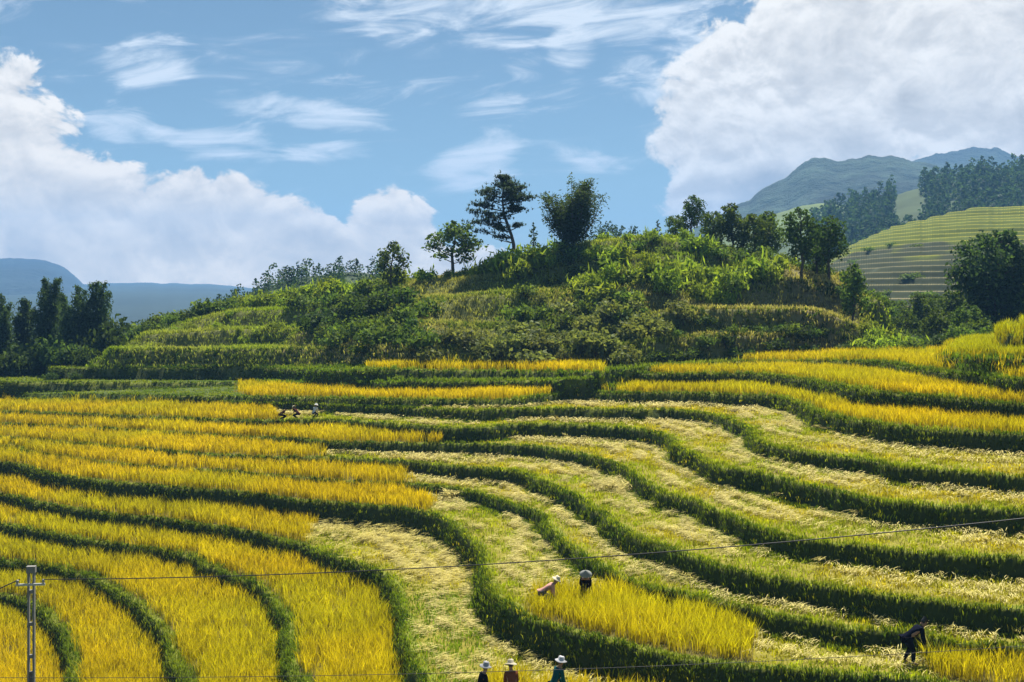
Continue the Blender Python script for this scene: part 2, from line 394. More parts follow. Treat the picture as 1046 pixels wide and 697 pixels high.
# the terrain sheet
def build_terrain():
    fpx = np.arange(PX0, PX1 + .1, 2.0); fld = np.arange(LD0, LD1, 0.0026)
    a, b = np.meshgrid(fpx, fld, indexing='ij'); Y = np.exp(b); X = (a - CX) / F * Y
    sh = X.shape; X = X.ravel(); Y = Y.ravel()
    sd = lookup(SD, X, Y)
    Z = ground_from(sd, X, Y) + (fbm(X * .7, Y * .7, 3) - .5) * .12
    t, crop, own, nxt, hill = zone(sd, X, Y)
    col = np.empty((len(X), 3))
    base = {GRASS: (0.060, 0.085, 0.018), RICE: (0.10, 0.085, 0.018), CUT: (0.19, 0.17, 0.024), HILLZ: (0.12, 0.13, 0.035)}
    for k, c in base.items(): col[crop == k] = c
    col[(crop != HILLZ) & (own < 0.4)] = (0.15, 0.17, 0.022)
    col[(crop != HILLZ) & (nxt < 0.05)] = (0.045, 0.060, 0.014)  # bank faces: their shade is put into a darker ground colour
    dry = np.clip((fbm(X * .12 + 9, Y * .12, 4) - .5) * 4, 0, 1) * hill
    px = CX + F * X / Y
    dry = np.maximum(dry * .6, hill * np.exp(-((px - 835) / 40.) ** 2) * .9)
    dry = np.maximum(dry, hill * (np.abs(px - 345) < 60) * np.clip(1 - (sd[IDX['R2']] + 4) / 6., 0, 1) * .7)
    col = col * (1 - dry[:, None]) + np.array((0.19, 0.16, 0.075)) * dry[:, None]
    ni, nj = sh; idx = np.arange(ni * nj).reshape(ni, nj)
    Fq = np.stack([idx[:-1, :-1], idx[1:, :-1], idx[1:, 1:], idx[:-1, 1:]], -1).reshape(-1, 4)
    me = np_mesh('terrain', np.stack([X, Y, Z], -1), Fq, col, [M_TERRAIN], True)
    o = link('terrain', me); tag(o, 'stepped terrace ground of the valley side and the hill behind', 'terrain', None, 'structure')
build_terrain()

# ------------------------------------------------------------------ blades and leaves as numpy geometry
def blades(base, az, lean, length, width, ca, cb, face=None, bend=(.45, 1.5)):
    """5-vertex tapering blades -> V, F, C"""
    n = len(base)
    h = np.stack([np.sin(az), np.cos(az), np.zeros(n)], -1)
    fz = az + np.pi / 2 if face is None else face
    s = np.stack([np.sin(fz), np.cos(fz), np.zeros(n)], -1) * width[:, None] * .5
    up = np.array([0, 0, 1.0])
    l1 = lean * bend[0]
    mid = base + (h * np.sin(l1)[:, None] + up * np.cos(l1)[:, None]) * (length * .58)[:, None]
    tip = mid + (h * np.sin(lean * bend[1])[:, None] + up * np.cos(lean * bend[1])[:, None]) * (length * .42)[:, None]
    V = np.stack([base - s * .7, base + s * .7, mid - s, mid + s, tip], 1).reshape(-1, 3)
    k = np.arange(n)[:, None] * 5
    Fc = np.stack([k + [0, 1, 3], k + [0, 3, 2], k + [2, 3, 4]], 1).reshape(-1, 3)
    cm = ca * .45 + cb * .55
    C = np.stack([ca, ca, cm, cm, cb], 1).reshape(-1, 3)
    return V, Fc, C

def merge(parts):
    V, Fc, C, off = [], [], [], 0
    for v, f, c in parts:
        V.append(v); Fc.append(f + off); C.append(c); off += len(v)
    return np.vstack(V), np.vstack(Fc), np.vstack(C)

def tufts(P, nb, hgt, wid, ca, cb, lean=(0.1, .55), spread=.06, jit=.18, up=None):
    """nb blades at each point"""
    n = len(P); N = n * nb
    B = np.repeat(P, nb, 0) + np.concatenate([rng.normal(0, 1, (N, 2)) * np.repeat(np.broadcast_to(spread, (n,)), nb)[:, None], np.zeros((N, 1))], 1)
    hh = np.repeat(np.broadcast_to(hgt, (n,)), nb) * rng.uniform(.7, 1.15, N)
    ww = np.repeat(np.broadcast_to(wid, (n,)), nb) * rng.uniform(.7, 1.3, N)
    j = 1 + rng.normal(0, jit, (N, 1)) + np.repeat(rng.normal(0, jit * .6, (n, 1)), nb, 0)
    j = np.clip(j, .4, 1.8)
    A = np.repeat(np.broadcast_to(ca, (n, 3)), nb, 0) * j; Bc = np.repeat(np.broadcast_to(cb, (n, 3)), nb, 0) * j
    return blades(B, rng.uniform(0, 2 * np.pi, N), rng.uniform(*lean, N), hh, ww, A, Bc, rng.uniform(0, np.pi, N))

def sample(n, pxr, dr):
    """points uniform in plan inside the wedge"""
    px = rng.uniform(*pxr, n); Y = np.sqrt(rng.uniform(dr[0] ** 2, dr[1] ** 2, n)); X = (px - CX) / F * Y
    return X, Y
def area(pxr, dr): return (pxr[1] - pxr[0]) / F * (dr[1] ** 2 - dr[0] ** 2) / 2

def patchy(X, Y, s, a):       # natural colour drift over the crop
    return 1 + (fbm(X * s, Y * s, 3) - .5) * a

def build_crops():
    rice, grass, stub, straw, fpts = [], [], [], [], []
    bands = [(24, 46, 22), (46, 64, 15), (64, 84, 10), (84, 104, 6)]
    for d0, d1, dens in bands:
        pxr = (-110, 1160)
        X, Y = sample(int(area(pxr, (d0, d1)) * dens), pxr, (d0, d1))
        sd = lookup(SD, X, Y); t, crop, own, nxt, hill = zone(sd, X, Y)
        Z = ground_from(sd, X, Y)
        py = YH + F * (CAMZ - Z) / Y
        vis = py < 760
        m = (crop == RICE) & (own > np.where((t >= 10) | (CX + F * X / Y > 520), .4, np.where((t <= 4) & (Y < 58), .42, .10))) & (nxt > np.where((t >= 5) & (t <= 9), -.2, np.where(t == 14, -.7, -.12))) & vis
        n = int(m.sum())
        if n:
            P = np.stack([X, Y, Z - .02], -1)[m]; dd = Y[m]
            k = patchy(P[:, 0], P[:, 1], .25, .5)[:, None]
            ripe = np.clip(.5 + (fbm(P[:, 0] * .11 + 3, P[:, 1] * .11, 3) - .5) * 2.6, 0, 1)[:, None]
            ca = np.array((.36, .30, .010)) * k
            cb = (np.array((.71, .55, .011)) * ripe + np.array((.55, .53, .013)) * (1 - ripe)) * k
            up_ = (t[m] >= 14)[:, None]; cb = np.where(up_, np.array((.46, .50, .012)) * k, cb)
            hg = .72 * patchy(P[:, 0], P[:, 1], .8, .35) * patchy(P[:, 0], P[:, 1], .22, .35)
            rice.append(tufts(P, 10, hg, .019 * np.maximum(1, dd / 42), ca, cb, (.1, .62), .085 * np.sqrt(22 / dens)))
        # stubble on the cut treads: short green and straw tufts
        m = (crop == CUT) & (own > .02) & (nxt > -.3) & vis
        if m.any():
            P = np.stack([X, Y, Z - .02], -1)[m]; dd = Y[m]
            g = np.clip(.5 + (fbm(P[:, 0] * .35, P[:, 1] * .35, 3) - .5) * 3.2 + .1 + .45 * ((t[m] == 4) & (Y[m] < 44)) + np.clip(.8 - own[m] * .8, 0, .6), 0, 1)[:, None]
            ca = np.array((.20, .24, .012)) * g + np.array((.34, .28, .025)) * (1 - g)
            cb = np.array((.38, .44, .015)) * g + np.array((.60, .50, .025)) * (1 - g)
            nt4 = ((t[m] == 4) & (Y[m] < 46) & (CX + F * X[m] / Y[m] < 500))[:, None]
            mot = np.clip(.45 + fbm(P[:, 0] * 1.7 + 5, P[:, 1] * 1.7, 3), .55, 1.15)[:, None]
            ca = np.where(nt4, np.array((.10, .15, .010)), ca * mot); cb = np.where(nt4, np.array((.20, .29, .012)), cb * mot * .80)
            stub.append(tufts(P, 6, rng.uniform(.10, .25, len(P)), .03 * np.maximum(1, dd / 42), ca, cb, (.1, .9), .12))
        # rows of cut straw
        m = (crop == CUT) & (own > .3) & (nxt > -.1) & vis
        if m.any():
            idx = np.where(m)[0]
            for rep in range(2):
                x = X[idx] + rng.normal(0, .15, len(idx)); y = Y[idx] + rng.normal(0, .15, len(idx))
                s2 = lookup(SD, x, y); tt, cr, ow, nx, hl = zone(s2, x, y)
                wd = ow + nx
                row = np.where((tt == 4) & (y > 44), .42 * sstep((y - 44) / 5), .03)
                clump = sstep((fbm(x * .9, y * .9, 3) - .40) * 6) * sstep((fbm(x * .16 + 31, y * .16, 2) - .3) * 5)
                ok = (cr == CUT) & (rng.random(len(x)) < row * (.25 + .75 * clump)) & (ow > .25) & (nx > -.15)
                if not ok.any(): continue
                x, y = x[ok], y[ok]; tt = tt[ok]
                e = .3
                def own_sd(xx, yy): return lookup(SD, xx, yy)[tt - 1, np.arange(len(xx))]
                gx = own_sd(x + e, y) - own_sd(x - e, y); gy = own_sd(x, y + e) - own_sd(x, y - e)
                ang = np.arctan2(gx, gy)
                n = len(x); nb = 10; N = n * nb
                B = np.repeat(np.stack([x, y, ground(x, y) + rng.uniform(.02, .30, n) + .10 * (tt == 4)], -1), nb, 0)
                B[:, :2] += rng.normal(0, .12, (N, 2)); B[:, 2] += rng.uniform(0, .10, N)
                az = np.repeat(ang + np.pi * rng.integers(0, 2, n), nb) + rng.normal(0, .45, N)
                L = rng.uniform(.24, .5, N); tone = rng.uniform(.65, 1.2, (N, 1))
                straw.append(blades(B, az, rng.uniform(1.42, 1.78, N), L, .019 * np.maximum(1, np.repeat(y, nb) / 38) * rng.uniform(.6, 1.3, N),
                                    np.array((.54, .47, .09)) * tone, np.array((.76, .66, .24)) * tone, np.repeat(ang, nb) + np.pi / 2 + rng.normal(0, .5, N), (.93, 1.08)))
    # bank faces and lips: dense long grass
    for d0, d1, dens in [(24, 46, 38), (46, 64, 26), (64, 84, 17), (84, 112, 11)]:
        pxr = (-110, 1160)
        X, Y = sample(int(area(pxr, (d0, d1)) * dens), pxr, (d0, d1))
        sd = lookup(SD, X, Y); t, crop, own, nxt, hill = zone(sd, X, Y); Z = ground_from(sd, X, Y)
        py = YH + F * (CAMZ - Z) / Y
        lipm = (own < np.where(t >= 10, .5, np.where((t <= 4) & (Y < 58), .5, .3))) & (own > 0); face = (nxt < .18)
        m = (~hill) & (lipm | face | (crop == GRASS)) & (py < 760)
        P = np.stack([X, Y, Z - .03], -1)[m]; dd = Y[m]
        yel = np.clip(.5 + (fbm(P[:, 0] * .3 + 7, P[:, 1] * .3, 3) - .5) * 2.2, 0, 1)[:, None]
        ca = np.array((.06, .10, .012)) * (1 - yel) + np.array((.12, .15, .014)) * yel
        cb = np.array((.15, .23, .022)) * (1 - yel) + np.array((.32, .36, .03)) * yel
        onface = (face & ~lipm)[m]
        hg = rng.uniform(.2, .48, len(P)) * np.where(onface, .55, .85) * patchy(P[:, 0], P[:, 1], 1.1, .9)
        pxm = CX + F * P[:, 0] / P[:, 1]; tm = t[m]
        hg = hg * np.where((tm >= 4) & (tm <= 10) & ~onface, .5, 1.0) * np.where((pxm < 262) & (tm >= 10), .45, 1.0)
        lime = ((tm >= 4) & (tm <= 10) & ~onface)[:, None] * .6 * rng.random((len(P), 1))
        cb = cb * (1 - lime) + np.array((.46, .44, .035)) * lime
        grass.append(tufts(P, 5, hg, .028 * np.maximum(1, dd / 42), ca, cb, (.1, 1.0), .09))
    # straw laid in windrows that follow the foot of the bank above
    for i in range(4, 11):                                   # rows on tread i lie in front of lip i
        line = LIPS[i]['line']; seg = np.linalg.norm(np.diff(line, axis=0), axis=1); cum = np.concatenate([[0], np.cumsum(seg)])
        for r_, off in enumerate((.72, 1.75, 2.85)):
            sarr = np.arange(0, cum[-1], .085)
            lx, ly = np.interp(sarr, cum, line[:, 0]), np.interp(sarr, cum, line[:, 1])
            k_ = np.clip(np.searchsorted(cum, sarr) - 1, 0, len(seg) - 1); d = np.diff(line, axis=0)[k_] / seg[k_][:, None]
            nrm = np.stack([d[:, 1], -d[:, 0]], -1)           # lips run left to right, so this points down the slope
            o_ = off + .22 * np.sin(sarr * .8 + i * 2 + r_) + .12 * np.sin(sarr * 2.3 + r_)
            x = lx + nrm[:, 0] * o_; y = ly + nrm[:, 1] * o_
            pxr_ = CX + F * x / np.maximum(y, 1)
            ok = (y > 26) & (y < 100) & (pxr_ > -60) & (pxr_ < 1130)
            x, y, nr, sa = x[ok], y[ok], nrm[ok], sarr[ok]
            if len(x) < 4: continue
            s2 = lookup(SD, x, y); tt, cr, ow, nx, hl = zone(s2, x, y)
            dens = sstep((vnoise(sa * .35 + 10 * i, sa * 0 + 3.7 * r_) - (.10 if r_ == 0 else .22 if i == 4 else .34)) * 5) * (.6 + .4 * (vnoise(sa * 2.2, sa * 0 + i) > .35))
            ok = (cr == CUT) & (tt == i) & (ow > (.35 if r_ == 0 else .7)) & (-s2[i] > off * .55) & (rng.random(len(x)) < dens)
            x, y, nr = x[ok], y[ok], nr[ok]
            if len(x) == 0: continue
            n = len(x); nb = 13; N = n * nb
            ang = np.arctan2(nr[:, 0], nr[:, 1]) + rng.normal(0, .25, n)
            lat = rng.normal(0, .13, N)
            B = np.stack([np.repeat(x, nb), np.repeat(y, nb), np.repeat(ground(x, y), nb)], -1)
            B[:, :2] += np.repeat(nr, nb, 0) * lat[:, None] + rng.normal(0, .06, (N, 2))
            B[:, 2] += .03 + np.maximum(0, .26 - np.abs(lat) * .9) * rng.random(N)
            az = np.repeat(ang + np.pi * rng.integers(0, 2, n), nb) + rng.normal(0, .4, N)
            tone = np.repeat(rng.uniform(.75, 1.15, (n, 1)), nb, 0) * rng.uniform(.75, 1.2, (N, 1))
            straw.append(blades(B, az, rng.uniform(1.35, 1.8, N), rng.uniform(.2, .42, N), .022 * np.maximum(1, np.repeat(y, nb) / 38) * rng.uniform(.7, 1.3, N),
                                np.array((.56, .49, .13)) * tone, np.array((.78, .69, .30)) * tone, np.repeat(ang, nb) + np.pi / 2 + rng.normal(0, .5, N), (.93, 1.08)))
    # faces of the banks: tufts rooted along every lip, hanging outwards
    for i, l in enumerate(LIPS):
        hillb = l['name'] in ('R1', 'R2', 'R3')
        if l['name'] in ('R4', 'R5', 'O'): continue
        A_, B_ = l['line'][:-1], l['line'][1:]
        for a, b in zip(A_, B_):
            mid = (a + b) / 2; D = mid[1]
            if D < 24 or D > 112: continue
            px = CX + F * mid[0] / D
            if px < -120 or px > 1180: continue
            L = np.linalg.norm(b - a); n = rng.poisson(L * (110 if D < 46 else 80 if D < 64 else 55 if D < 84 else 38) * (1.1 if hillb else 1))
            if n == 0: continue
            f = rng.random((n, 1)); d = (b - a) / max(L, 1e-6); nrm = np.array((d[1], -d[0]))
            if nrm[1] > 0 and abs(nrm[1]) > .3 and l['name'] not in 'ABCD': nrm = -nrm
            wv = 1.9 if hillb else .52
            P2 = a + (b - a) * f + nrm * rng.uniform(-.4, wv + .2, (n, 1)) + rng.normal(0, .08, (n, 2))
            sdv = lookup(SD, P2[:, 0], P2[:, 1])[i]
            ok = (sdv > -(wv + .1)) & (sdv < .12)
            P2 = P2[ok]; n = len(P2)
            if n: fpts.append(np.concatenate([P2, np.full((n, 1), math.atan2(nrm[0], nrm[1])), np.full((n, 1), float(hillb)), np.full((n, 1), float((l['name'] in 'LM' and 285 < px < 640) or l['name'] in 'NO'))], 1))
    fp = np.vstack(fpts); nb = 4; n = len(fp)
    z = ground(fp[:, 0], fp[:, 1]); P = np.stack([fp[:, 0], fp[:, 1], z - .02], -1)
    dd = fp[:, 1]; N = n * nb
    yel = np.clip(.35 + (fbm(P[:, 0] * .45 + 7, P[:, 1] * .45, 3) - .5) * 2.4 + rng.normal(0, .22, n), 0, 1)[:, None]
    ca = np.array((.026, .046, .008)) * (1 - yel) + np.array((.05, .07, .011)) * yel  # face grass darker than lip grass: shade of the banks put into its colour
    cb = np.array((.065, .12, .012)) * (1 - yel) + np.array((.19, .25, .022)) * yel
    st9 = (rng.random((n, 1)) < .05); cb = np.where(st9, np.array((.20, .25, .05)), cb)
    lm = fp[:, 4:5]; cb = cb * (1 - lm) + np.array((.17, .27, .02)) * lm; ca = ca * (1 - lm) + np.array((.07, .12, .012)) * lm
    j = np.repeat(rng.uniform(.6, 1.35, (n, 1)), nb, 0)
    hg = rng.uniform(.10, .25, N) * np.repeat(1 + fp[:, 3] * .8, nb)
    B = np.repeat(P, nb, 0); B[:, :2] += rng.normal(0, .06, (N, 2))
    grass.append(blades(B, np.repeat(fp[:, 2], nb) + rng.normal(0, .9, N), rng.uniform(.1, .95, N), hg, .03 * np.maximum(1, np.repeat(dd, nb) / 42) * rng.uniform(.7, 1.3, N),
                        np.repeat(ca, nb, 0) * j, np.repeat(cb, nb, 0) * j, rng.uniform(0, np.pi, N)))
    print('face tufts', n)
    def out(name, parts, mat, label, cat):
        V, Fc, C = merge(parts)
        o = link(name, np_mesh(name, V, Fc, C, [mat])); tag(o, label, cat, None, 'stuff'); print(name, len(Fc))
    out('ripe_rice', rice, M_RICE, 'ripe golden rice standing uncut on the terrace treads', 'rice')
    out('rice_stubble', stub, M_GRASS, 'short green and straw coloured stubble on the harvested treads', 'stubble')
    out('cut_straw', straw, M_STRAW, 'pale cut rice straw lying in rows along the harvested treads', 'straw')
    out('bank_grass', grass, M_GRASS, 'long green grass covering the steep terrace banks and lips', 'grass')
build_crops()

def build_hill_grass():
    d0, d1 = 84, 124; pxr = (90, 930)
    X, Y = sample(int(area(pxr, (d0, d1)) * 13), pxr, (d0, d1))
    sd = lookup(SD, X, Y); t, crop, own, nxt, hill = zone(sd, X, Y); Z = ground_from(sd, X, Y)
    px = CX + F * X / Y
    m = hill & (Z > CAMZ - 6)
    X, Y, Z, px = X[m], Y[m], Z[m], px[m]; sd = sd[:, m]
    g = np.clip(.45 + (fbm(X * .13 + 2, Y * .13 + 5, 4) - .5) * 3, 0, 1)
    dry = sstep((px - 770) / 50) * sstep((905 - px) / 25) * .95 * (sd[IDX['R2']] > -.5) + np.exp(-((px - 345) / 60.) ** 2) * np.clip(1 - (sd[IDX['R2']] + 4) / 6., 0, 1) * .8
    dry = np.maximum(dry, .85 * sstep((px - 660) / 40) * sstep((880 - px) / 20) * np.clip(1.6 - np.abs(sd[IDX['R2']] - 2.2) / 3.2, 0, 1))
    dry = np.maximum(dry, .8 * sstep((px - 680) / 40) * np.clip(1.2 - np.abs(sd[IDX['R1']] - 1.2) / 1.6, 0, 1))
    dry = np.maximum(dry, .55 * np.exp(-((px - 470) / 45.) ** 2) * (sd[IDX['R2']] > 0))
    g = np.clip(g * (1 - dry), 0, 1)
    top = sstep((sd[IDX['R5']] + 3) / 3) * np.clip(1 - np.abs(px - 670) / 130, 0, 1)
    fr = np.exp(-((px - 905) / 22.) ** 2)                     # fresh bright slope at the right foot
    left = np.clip((330 - px) / 60, 0, 1) * .5
    br = np.clip(np.maximum(np.maximum(top, fr), left), 0, 1)[:, None]; g = g[:, None]
    ca = np.array((.09, .13, .02)) * g + np.array((.13, .12, .04)) * (1 - g)
    cb = np.array((.25, .36, .035)) * g + np.array((.52, .47, .20)) * (1 - g)
    ca = ca * (1 - br) + np.array((.14, .20, .015)) * br; cb = cb * (1 - br) + np.array((.36, .46, .03)) * br
    V, Fc, C = tufts(np.stack([X, Y, Z - .03], -1), 5, rng.uniform(.2, .55, len(X)), .07, ca, cb, (.1, 1.0), .16)
    o = link('hill_grass', np_mesh('hill_grass', V, Fc, C, [M_GRASS])); tag(o, 'rough green and dry grass covering the slopes of the hill', 'grass', None, 'stuff'); print('hill grass', len(Fc))
build_hill_grass()

# ------------------------------------------------------------------ far land
def landform(name, sil, Dc, Df, Hb, Db, label, cfun, step=None, npx=4.0, nd=60, rough=0.0, mat=None, power=1.3):
    sx = np.array([s[0] for s in sil], float); sy = np.array([s[1] for s in sil], float)
    px = np.arange(sx[0], sx[-1] + .1, npx)
    py = np.interp(px, sx, sy)
    k = max(1, int(7 / npx)); ker = np.ones(2 * k + 1) / (2 * k + 1)
    py = np.convolve(np.pad(py, k, mode='edge'), ker, mode='valid')
    py = py + (fbm(px * .09 + Dc, px * 0 + 3.3, 4) - .5) * (7.0 if mat is M_MOUNT and Dc < 2500 else 2.5)
    zc = CAMZ - (py - YH) * Dc / F
    Dr = np.concatenate([np.linspace(Df, Dc, nd), np.linspace(Dc, Db, 12)[1:]])
    A, B = np.meshgrid(px, Dr, indexing='ij'); Zc = np.repeat(zc[:, None], len(Dr), 1)
    zb = CAMZ - Hb
    tfr = np.clip((B - Df) / (Dc - Df), 0, 1); tbk = np.clip((B - Dc) / (Db - Dc), 0, 1)
    prof = np.where(B <= Dc, tfr ** (1 / power), 1 - sstep(tbk))
    X = (A - CX) / F * B
    sc = 8.0 / Dc
    nz = (fbm(X * sc + 13, B * sc + 3, 5) - .5) * rough * (Zc - zb) * np.sin(np.pi * np.clip(tfr, .02, 1) ** .8)
    Z = zb + (Zc - zb) * prof + nz * (B < Dc)
    if step:
        qn = (Z - zb) / step + (fbm(X * .03, B * .03, 3) - .5) * 2.4
        fl = np.floor(qn); fr = qn - fl
        Z = zb + (fl + sstep((fr - .62) / .38)) * step
    col = cfun(X, B, Z, A)
    idx = np.arange(A.size).reshape(A.shape)
    Fq = np.stack([idx[:-1, :-1], idx[1:, :-1], idx[1:, 1:], idx[:-1, 1:]], -1).reshape(-1, 4)
    o = link(name, np_mesh(name, np.stack([X, B, Z], -1).reshape(-1, 3), Fq, col.reshape(-1, 3), [mat or M_FARLAND], step is None))
    tag(o, label, 'hill', None, 'structure')
    return X, B, Z

def const(c, var=.5, s=.02):
    c = np.array(c)
    def f(X, Y, Z, A): return c * (1 + (fbm(X * s, Y * s, 5) - .5) * 2 * var)[..., None]
    return f

def grid_ground():
    V = [(-9500, 100, -9), (9500, 100, -9), (9500, 3790, -9), (-9500, 3790, -9), (-9500, -300, -9), (9500, -300, -9)]
    me = np_mesh('ground', V, [(0, 1, 2, 3), (4, 5, 1, 0)], np.tile((.06, .085, .03), (6, 1)), [M_FARLAND])
    tag(link('ground', me), 'green valley floor reaching to the horizon below the terraces', 'ground', None, 'structure')
grid_ground()

landform('mountain', [(640, 262), (700, 237), (735, 221), (770, 200), (800, 181), (828, 162), (842, 162), (855, 164), (880, 160), (912, 160), (935, 165), (980, 176), (1046, 190), (1300, 230)],
         1300, 760, 20, 1900, 'forested mountain ridge with a flat shoulder right of the hill', const((.035, .06, .04), .8, .012), npx=1.6, nd=140, rough=.55, mat=M_MOUNT)
landform('mountain', [(860, 215), (905, 180), (940, 163), (970, 154), (1000, 151), (1022, 152), (1046, 163), (1120, 190), (1300, 240)],
         2000, 1400, 20, 2600, 'pale distant mountain top behind the forested ridge at right', const((.045, .07, .04), .6, .008), npx=1.6, nd=90, rough=.4, mat=M_MOUNT)
landform('mountain', [(-300, 285), (-120, 262), (0, 264), (40, 265), (60, 270), (80, 284), (96, 304), (130, 335)],
         2600, 1500, 30, 3100, 'round shouldered blue mountain at the left edge under the clouds', const((.03, .045, .042), .5, .006), npx=2, nd=60, rough=.3, mat=M_MOUNT)
landform('mountain', [(-300, 300), (60, 291), (140, 289), (220, 291), (330, 300), (480, 312), (700, 316)],
         3200, 700, 24, 3600, 'long low blue range on the far side of the valley', const((.03, .048, .042), .4, .004), npx=5, nd=30, rough=.1)
landform('hill', [(700, 250), (740, 235), (780, 222), (820, 210), (850, 207), (885, 214), (930, 232)],
         760, 560, 16, 900, 'small pale green meadow hill below the forested mountain', const((.10, .14, .04), .5, .03), npx=3, nd=30, rough=.1)
FX, FD, FZ = landform('hill', [(780, 258), (820, 238), (850, 219), (890, 208), (930, 194), (980, 185), (1046, 177), (1200, 168), (1400, 165)],
         600, 350, 12, 800, 'wooded hill above the far rice terraces', const((.05, .075, .03), .5, .04), npx=3, nd=60, rough=.1)

def terr_col(X, Y, Z, A):
    gz = np.gradient(Z, axis=1) / np.maximum(np.gradient(Y, axis=1), 1e-3)
    gx = np.gradient(Z, axis=0) / np.maximum(np.gradient(X, axis=0), 1e-3)
    steep = np.clip((np.hypot(gz, gx) - .12) / .25, 0, 1)[..., None]
    nz = fbm(X * .045 + 3, Y * .03, 4)[..., None]
    hi = sstep((Z - (CAMZ + 9.5) + (nz[..., 0] - .5) * 20) / 1.5)[..., None]
    tread = np.array((.43, .365, .003)) * hi + np.array((.26, .22, .11)) * (1 - hi)
    tread = tread * (.75 + .5 * nz)
    riser = np.array((.085, .11, .008)) * hi + np.array((.028, .038, .012)) * (1 - hi)
    return tread * (1 - steep) + riser * steep
HX, HD, HZ = landform('rice_hillside', [(820, 292), (845, 264), (868, 247), (900, 234), (950, 221), (1000, 211), (1046, 206), (1150, 200), (1300, 200)],
         330, 165, 7, 420, 'terraced rice hillside in yellow and brown steps beyond the valley trees', terr_col, step=1.3, npx=2.5, nd=620, rough=.0, power=1.15, mat=mat_attr_ground('far_terraces', 0, .6, .25))
RX, RD, RZ = landform('hill', [(60, 356), (120, 350), (160, 345), (190, 337), (220, 320), (260, 298), (300, 285), (350, 278), (400, 281), (460, 306), (520, 300), (580, 262), (615, 242), (640, 246), (680, 275), (760, 292), (860, 300)],
         235, 160, 10, 320, 'dark wooded ridge behind the left shoulder of the hill', const((.04, .06, .03), .5, .05), npx=4, nd=40, rough=.05)

# ------------------------------------------------------------------ trees, shrubs, bamboo
def tube(path, radii, sides=7, col=(0.1, 0.08, 0.06)):
    path = np.asarray(path, float); n = len(path); V = []
    for i in range(n):
        d = path[min(i + 1, n - 1)] - path[max(i - 1, 0)]; d /= (np.linalg.norm(d) + 1e-9)
        a = np.cross(d, (0.31, 0.87, 0.21)); a /= np.linalg.norm(a); b = np.cross(d, a)
        th = np.linspace(0, 2 * np.pi, sides, endpoint=False)
        V.append(path[i] + radii[i] * (np.cos(th)[:, None] * a + np.sin(th)[:, None] * b))
    V = np.vstack(V); Fq = []
    for i in range(n - 1):
        for j in range(sides):
            k = (j + 1) % sides
            Fq.append((i * sides + j, i * sides + k, (i + 1) * sides + k, (i + 1) * sides + j))
    return V, np.array(Fq), np.tile(col, (len(V), 1))

def leaves(C, size, cols, droop=0.0, aspect=.55):
    """rhombic leaves at centres C"""
    n = len(C)
    u = rng.normal(0, 1, (n, 3)); u[:, 2] -= droop; u /= np.linalg.norm(u, axis=1)[:, None]
    w = rng.normal(0, 1, (n, 3)); v = np.cross(u, w); v /= (np.linalg.norm(v, axis=1)[:, None] + 1e-9)
    s = np.broadcast_to(size, (n,))[:, None]
    V = np.stack([C - u * s * .5, C + v * s * aspect * .5, C + u * s * .5, C - v * s * aspect * .5], 1).reshape(-1, 3)
    k = np.arange(n)[:, None] * 4
    return V, (k + [0, 1, 2, 3]), np.repeat(cols, 4, 0)

def cluster_leaves(clusters, per, size, c1, c2, droop=.2, shell=.5):
    parts = []
    for (x, y, z, rx, rz) in clusters:
        n = max(20, int(per * (rx / 1.0) ** 1.6))
        d = rng.normal(0, 1, (n, 3)); d /= np.linalg.norm(d, axis=1)[:, None]
        r = rng.random(n) ** shell
        r = r * (1 + .28 * np.sin(d[:, 0] * 5 + x * 3) * np.cos(d[:, 1] * 4 + z * 2))      # ragged outline
        P = np.array((x, y, z)) + d * r[:, None] * np.array((rx, rx, rz))
        k = rng.uniform(.0, 1, (n, 1)); tint = rng.uniform(.75, 1.2)
        parts.append(leaves(P, size * rng.uniform(.6, 1.4, n), (np.array(c1) * k + np.array(c2) * (1 - k)) * tint * rng.uniform(.75, 1.25, (n, 1)), droop))
    return merge(parts)

def tree_meshes(name, h, crown_r, crown_z0, n_cl, per, size, c1, c2, trunk_r=.12, lean=(0, 0), flat=.75, seed=0, shape='round', open_=.0):
    st = np.random.default_rng(seed)
    path = [(lean[0] * t ** 1.5 + st.normal(0, .05) * (t > 0), lean[1] * t ** 1.5 + st.normal(0, .05) * (t > 0), h * .92 * t - .3 * (t == 0)) for t in np.linspace(0, 1, 8)]
    tubes = [tube(path, np.linspace(trunk_r, trunk_r * .2, 8))]
    cl = []
    for i in range(n_cl):
        f = (i + .5) / n_cl; z = crown_z0 + (h - crown_z0) * (f ** .85)
        if shape == 'round': env = math.sin(math.pi * min(1, .18 + .8 * f)) ** .6
        elif shape == 'cone': env = 1.05 - .85 * f
        else: env = .55 + .45 * f
        a = i * 2.4 + st.normal(0, .5); rr = crown_r * env * st.uniform(.35, .8)
        t = z / (h * .92); lx, ly = lean[0] * min(1, t) ** 1.5, lean[1] * min(1, t) ** 1.5
        cx, cy = lx + rr * math.cos(a), ly + rr * math.sin(a)
        rad = crown_r * env * st.uniform(.34, .56) * (1 - open_)
        cl.append((cx, cy, z, rad, rad * flat))
        zs = max(.25 * h, z - st.uniform(.3, .6) * rr - .25); ts = min(1, zs / (h * .92))
        p0 = np.array((lean[0] * ts ** 1.5, lean[1] * ts ** 1.5, zs)); p1 = np.array((cx, cy, z))
        tubes.append(tube([p0, p0 * .5 + p1 * .5 + np.array((0, 0, -.08)), p1], [trunk_r * .38, trunk_r * .26, trunk_r * .1], 5))
    tv, tf, tcx = merge(tubes)
    lv, lf, lc = cluster_leaves(cl, per, size, c1, c2)
    return np_mesh(name + '_trunk', tv, tf, tcx, [M_BARK], True), np_mesh(name + '_crown', lv, lf, lc, [M_LEAF])

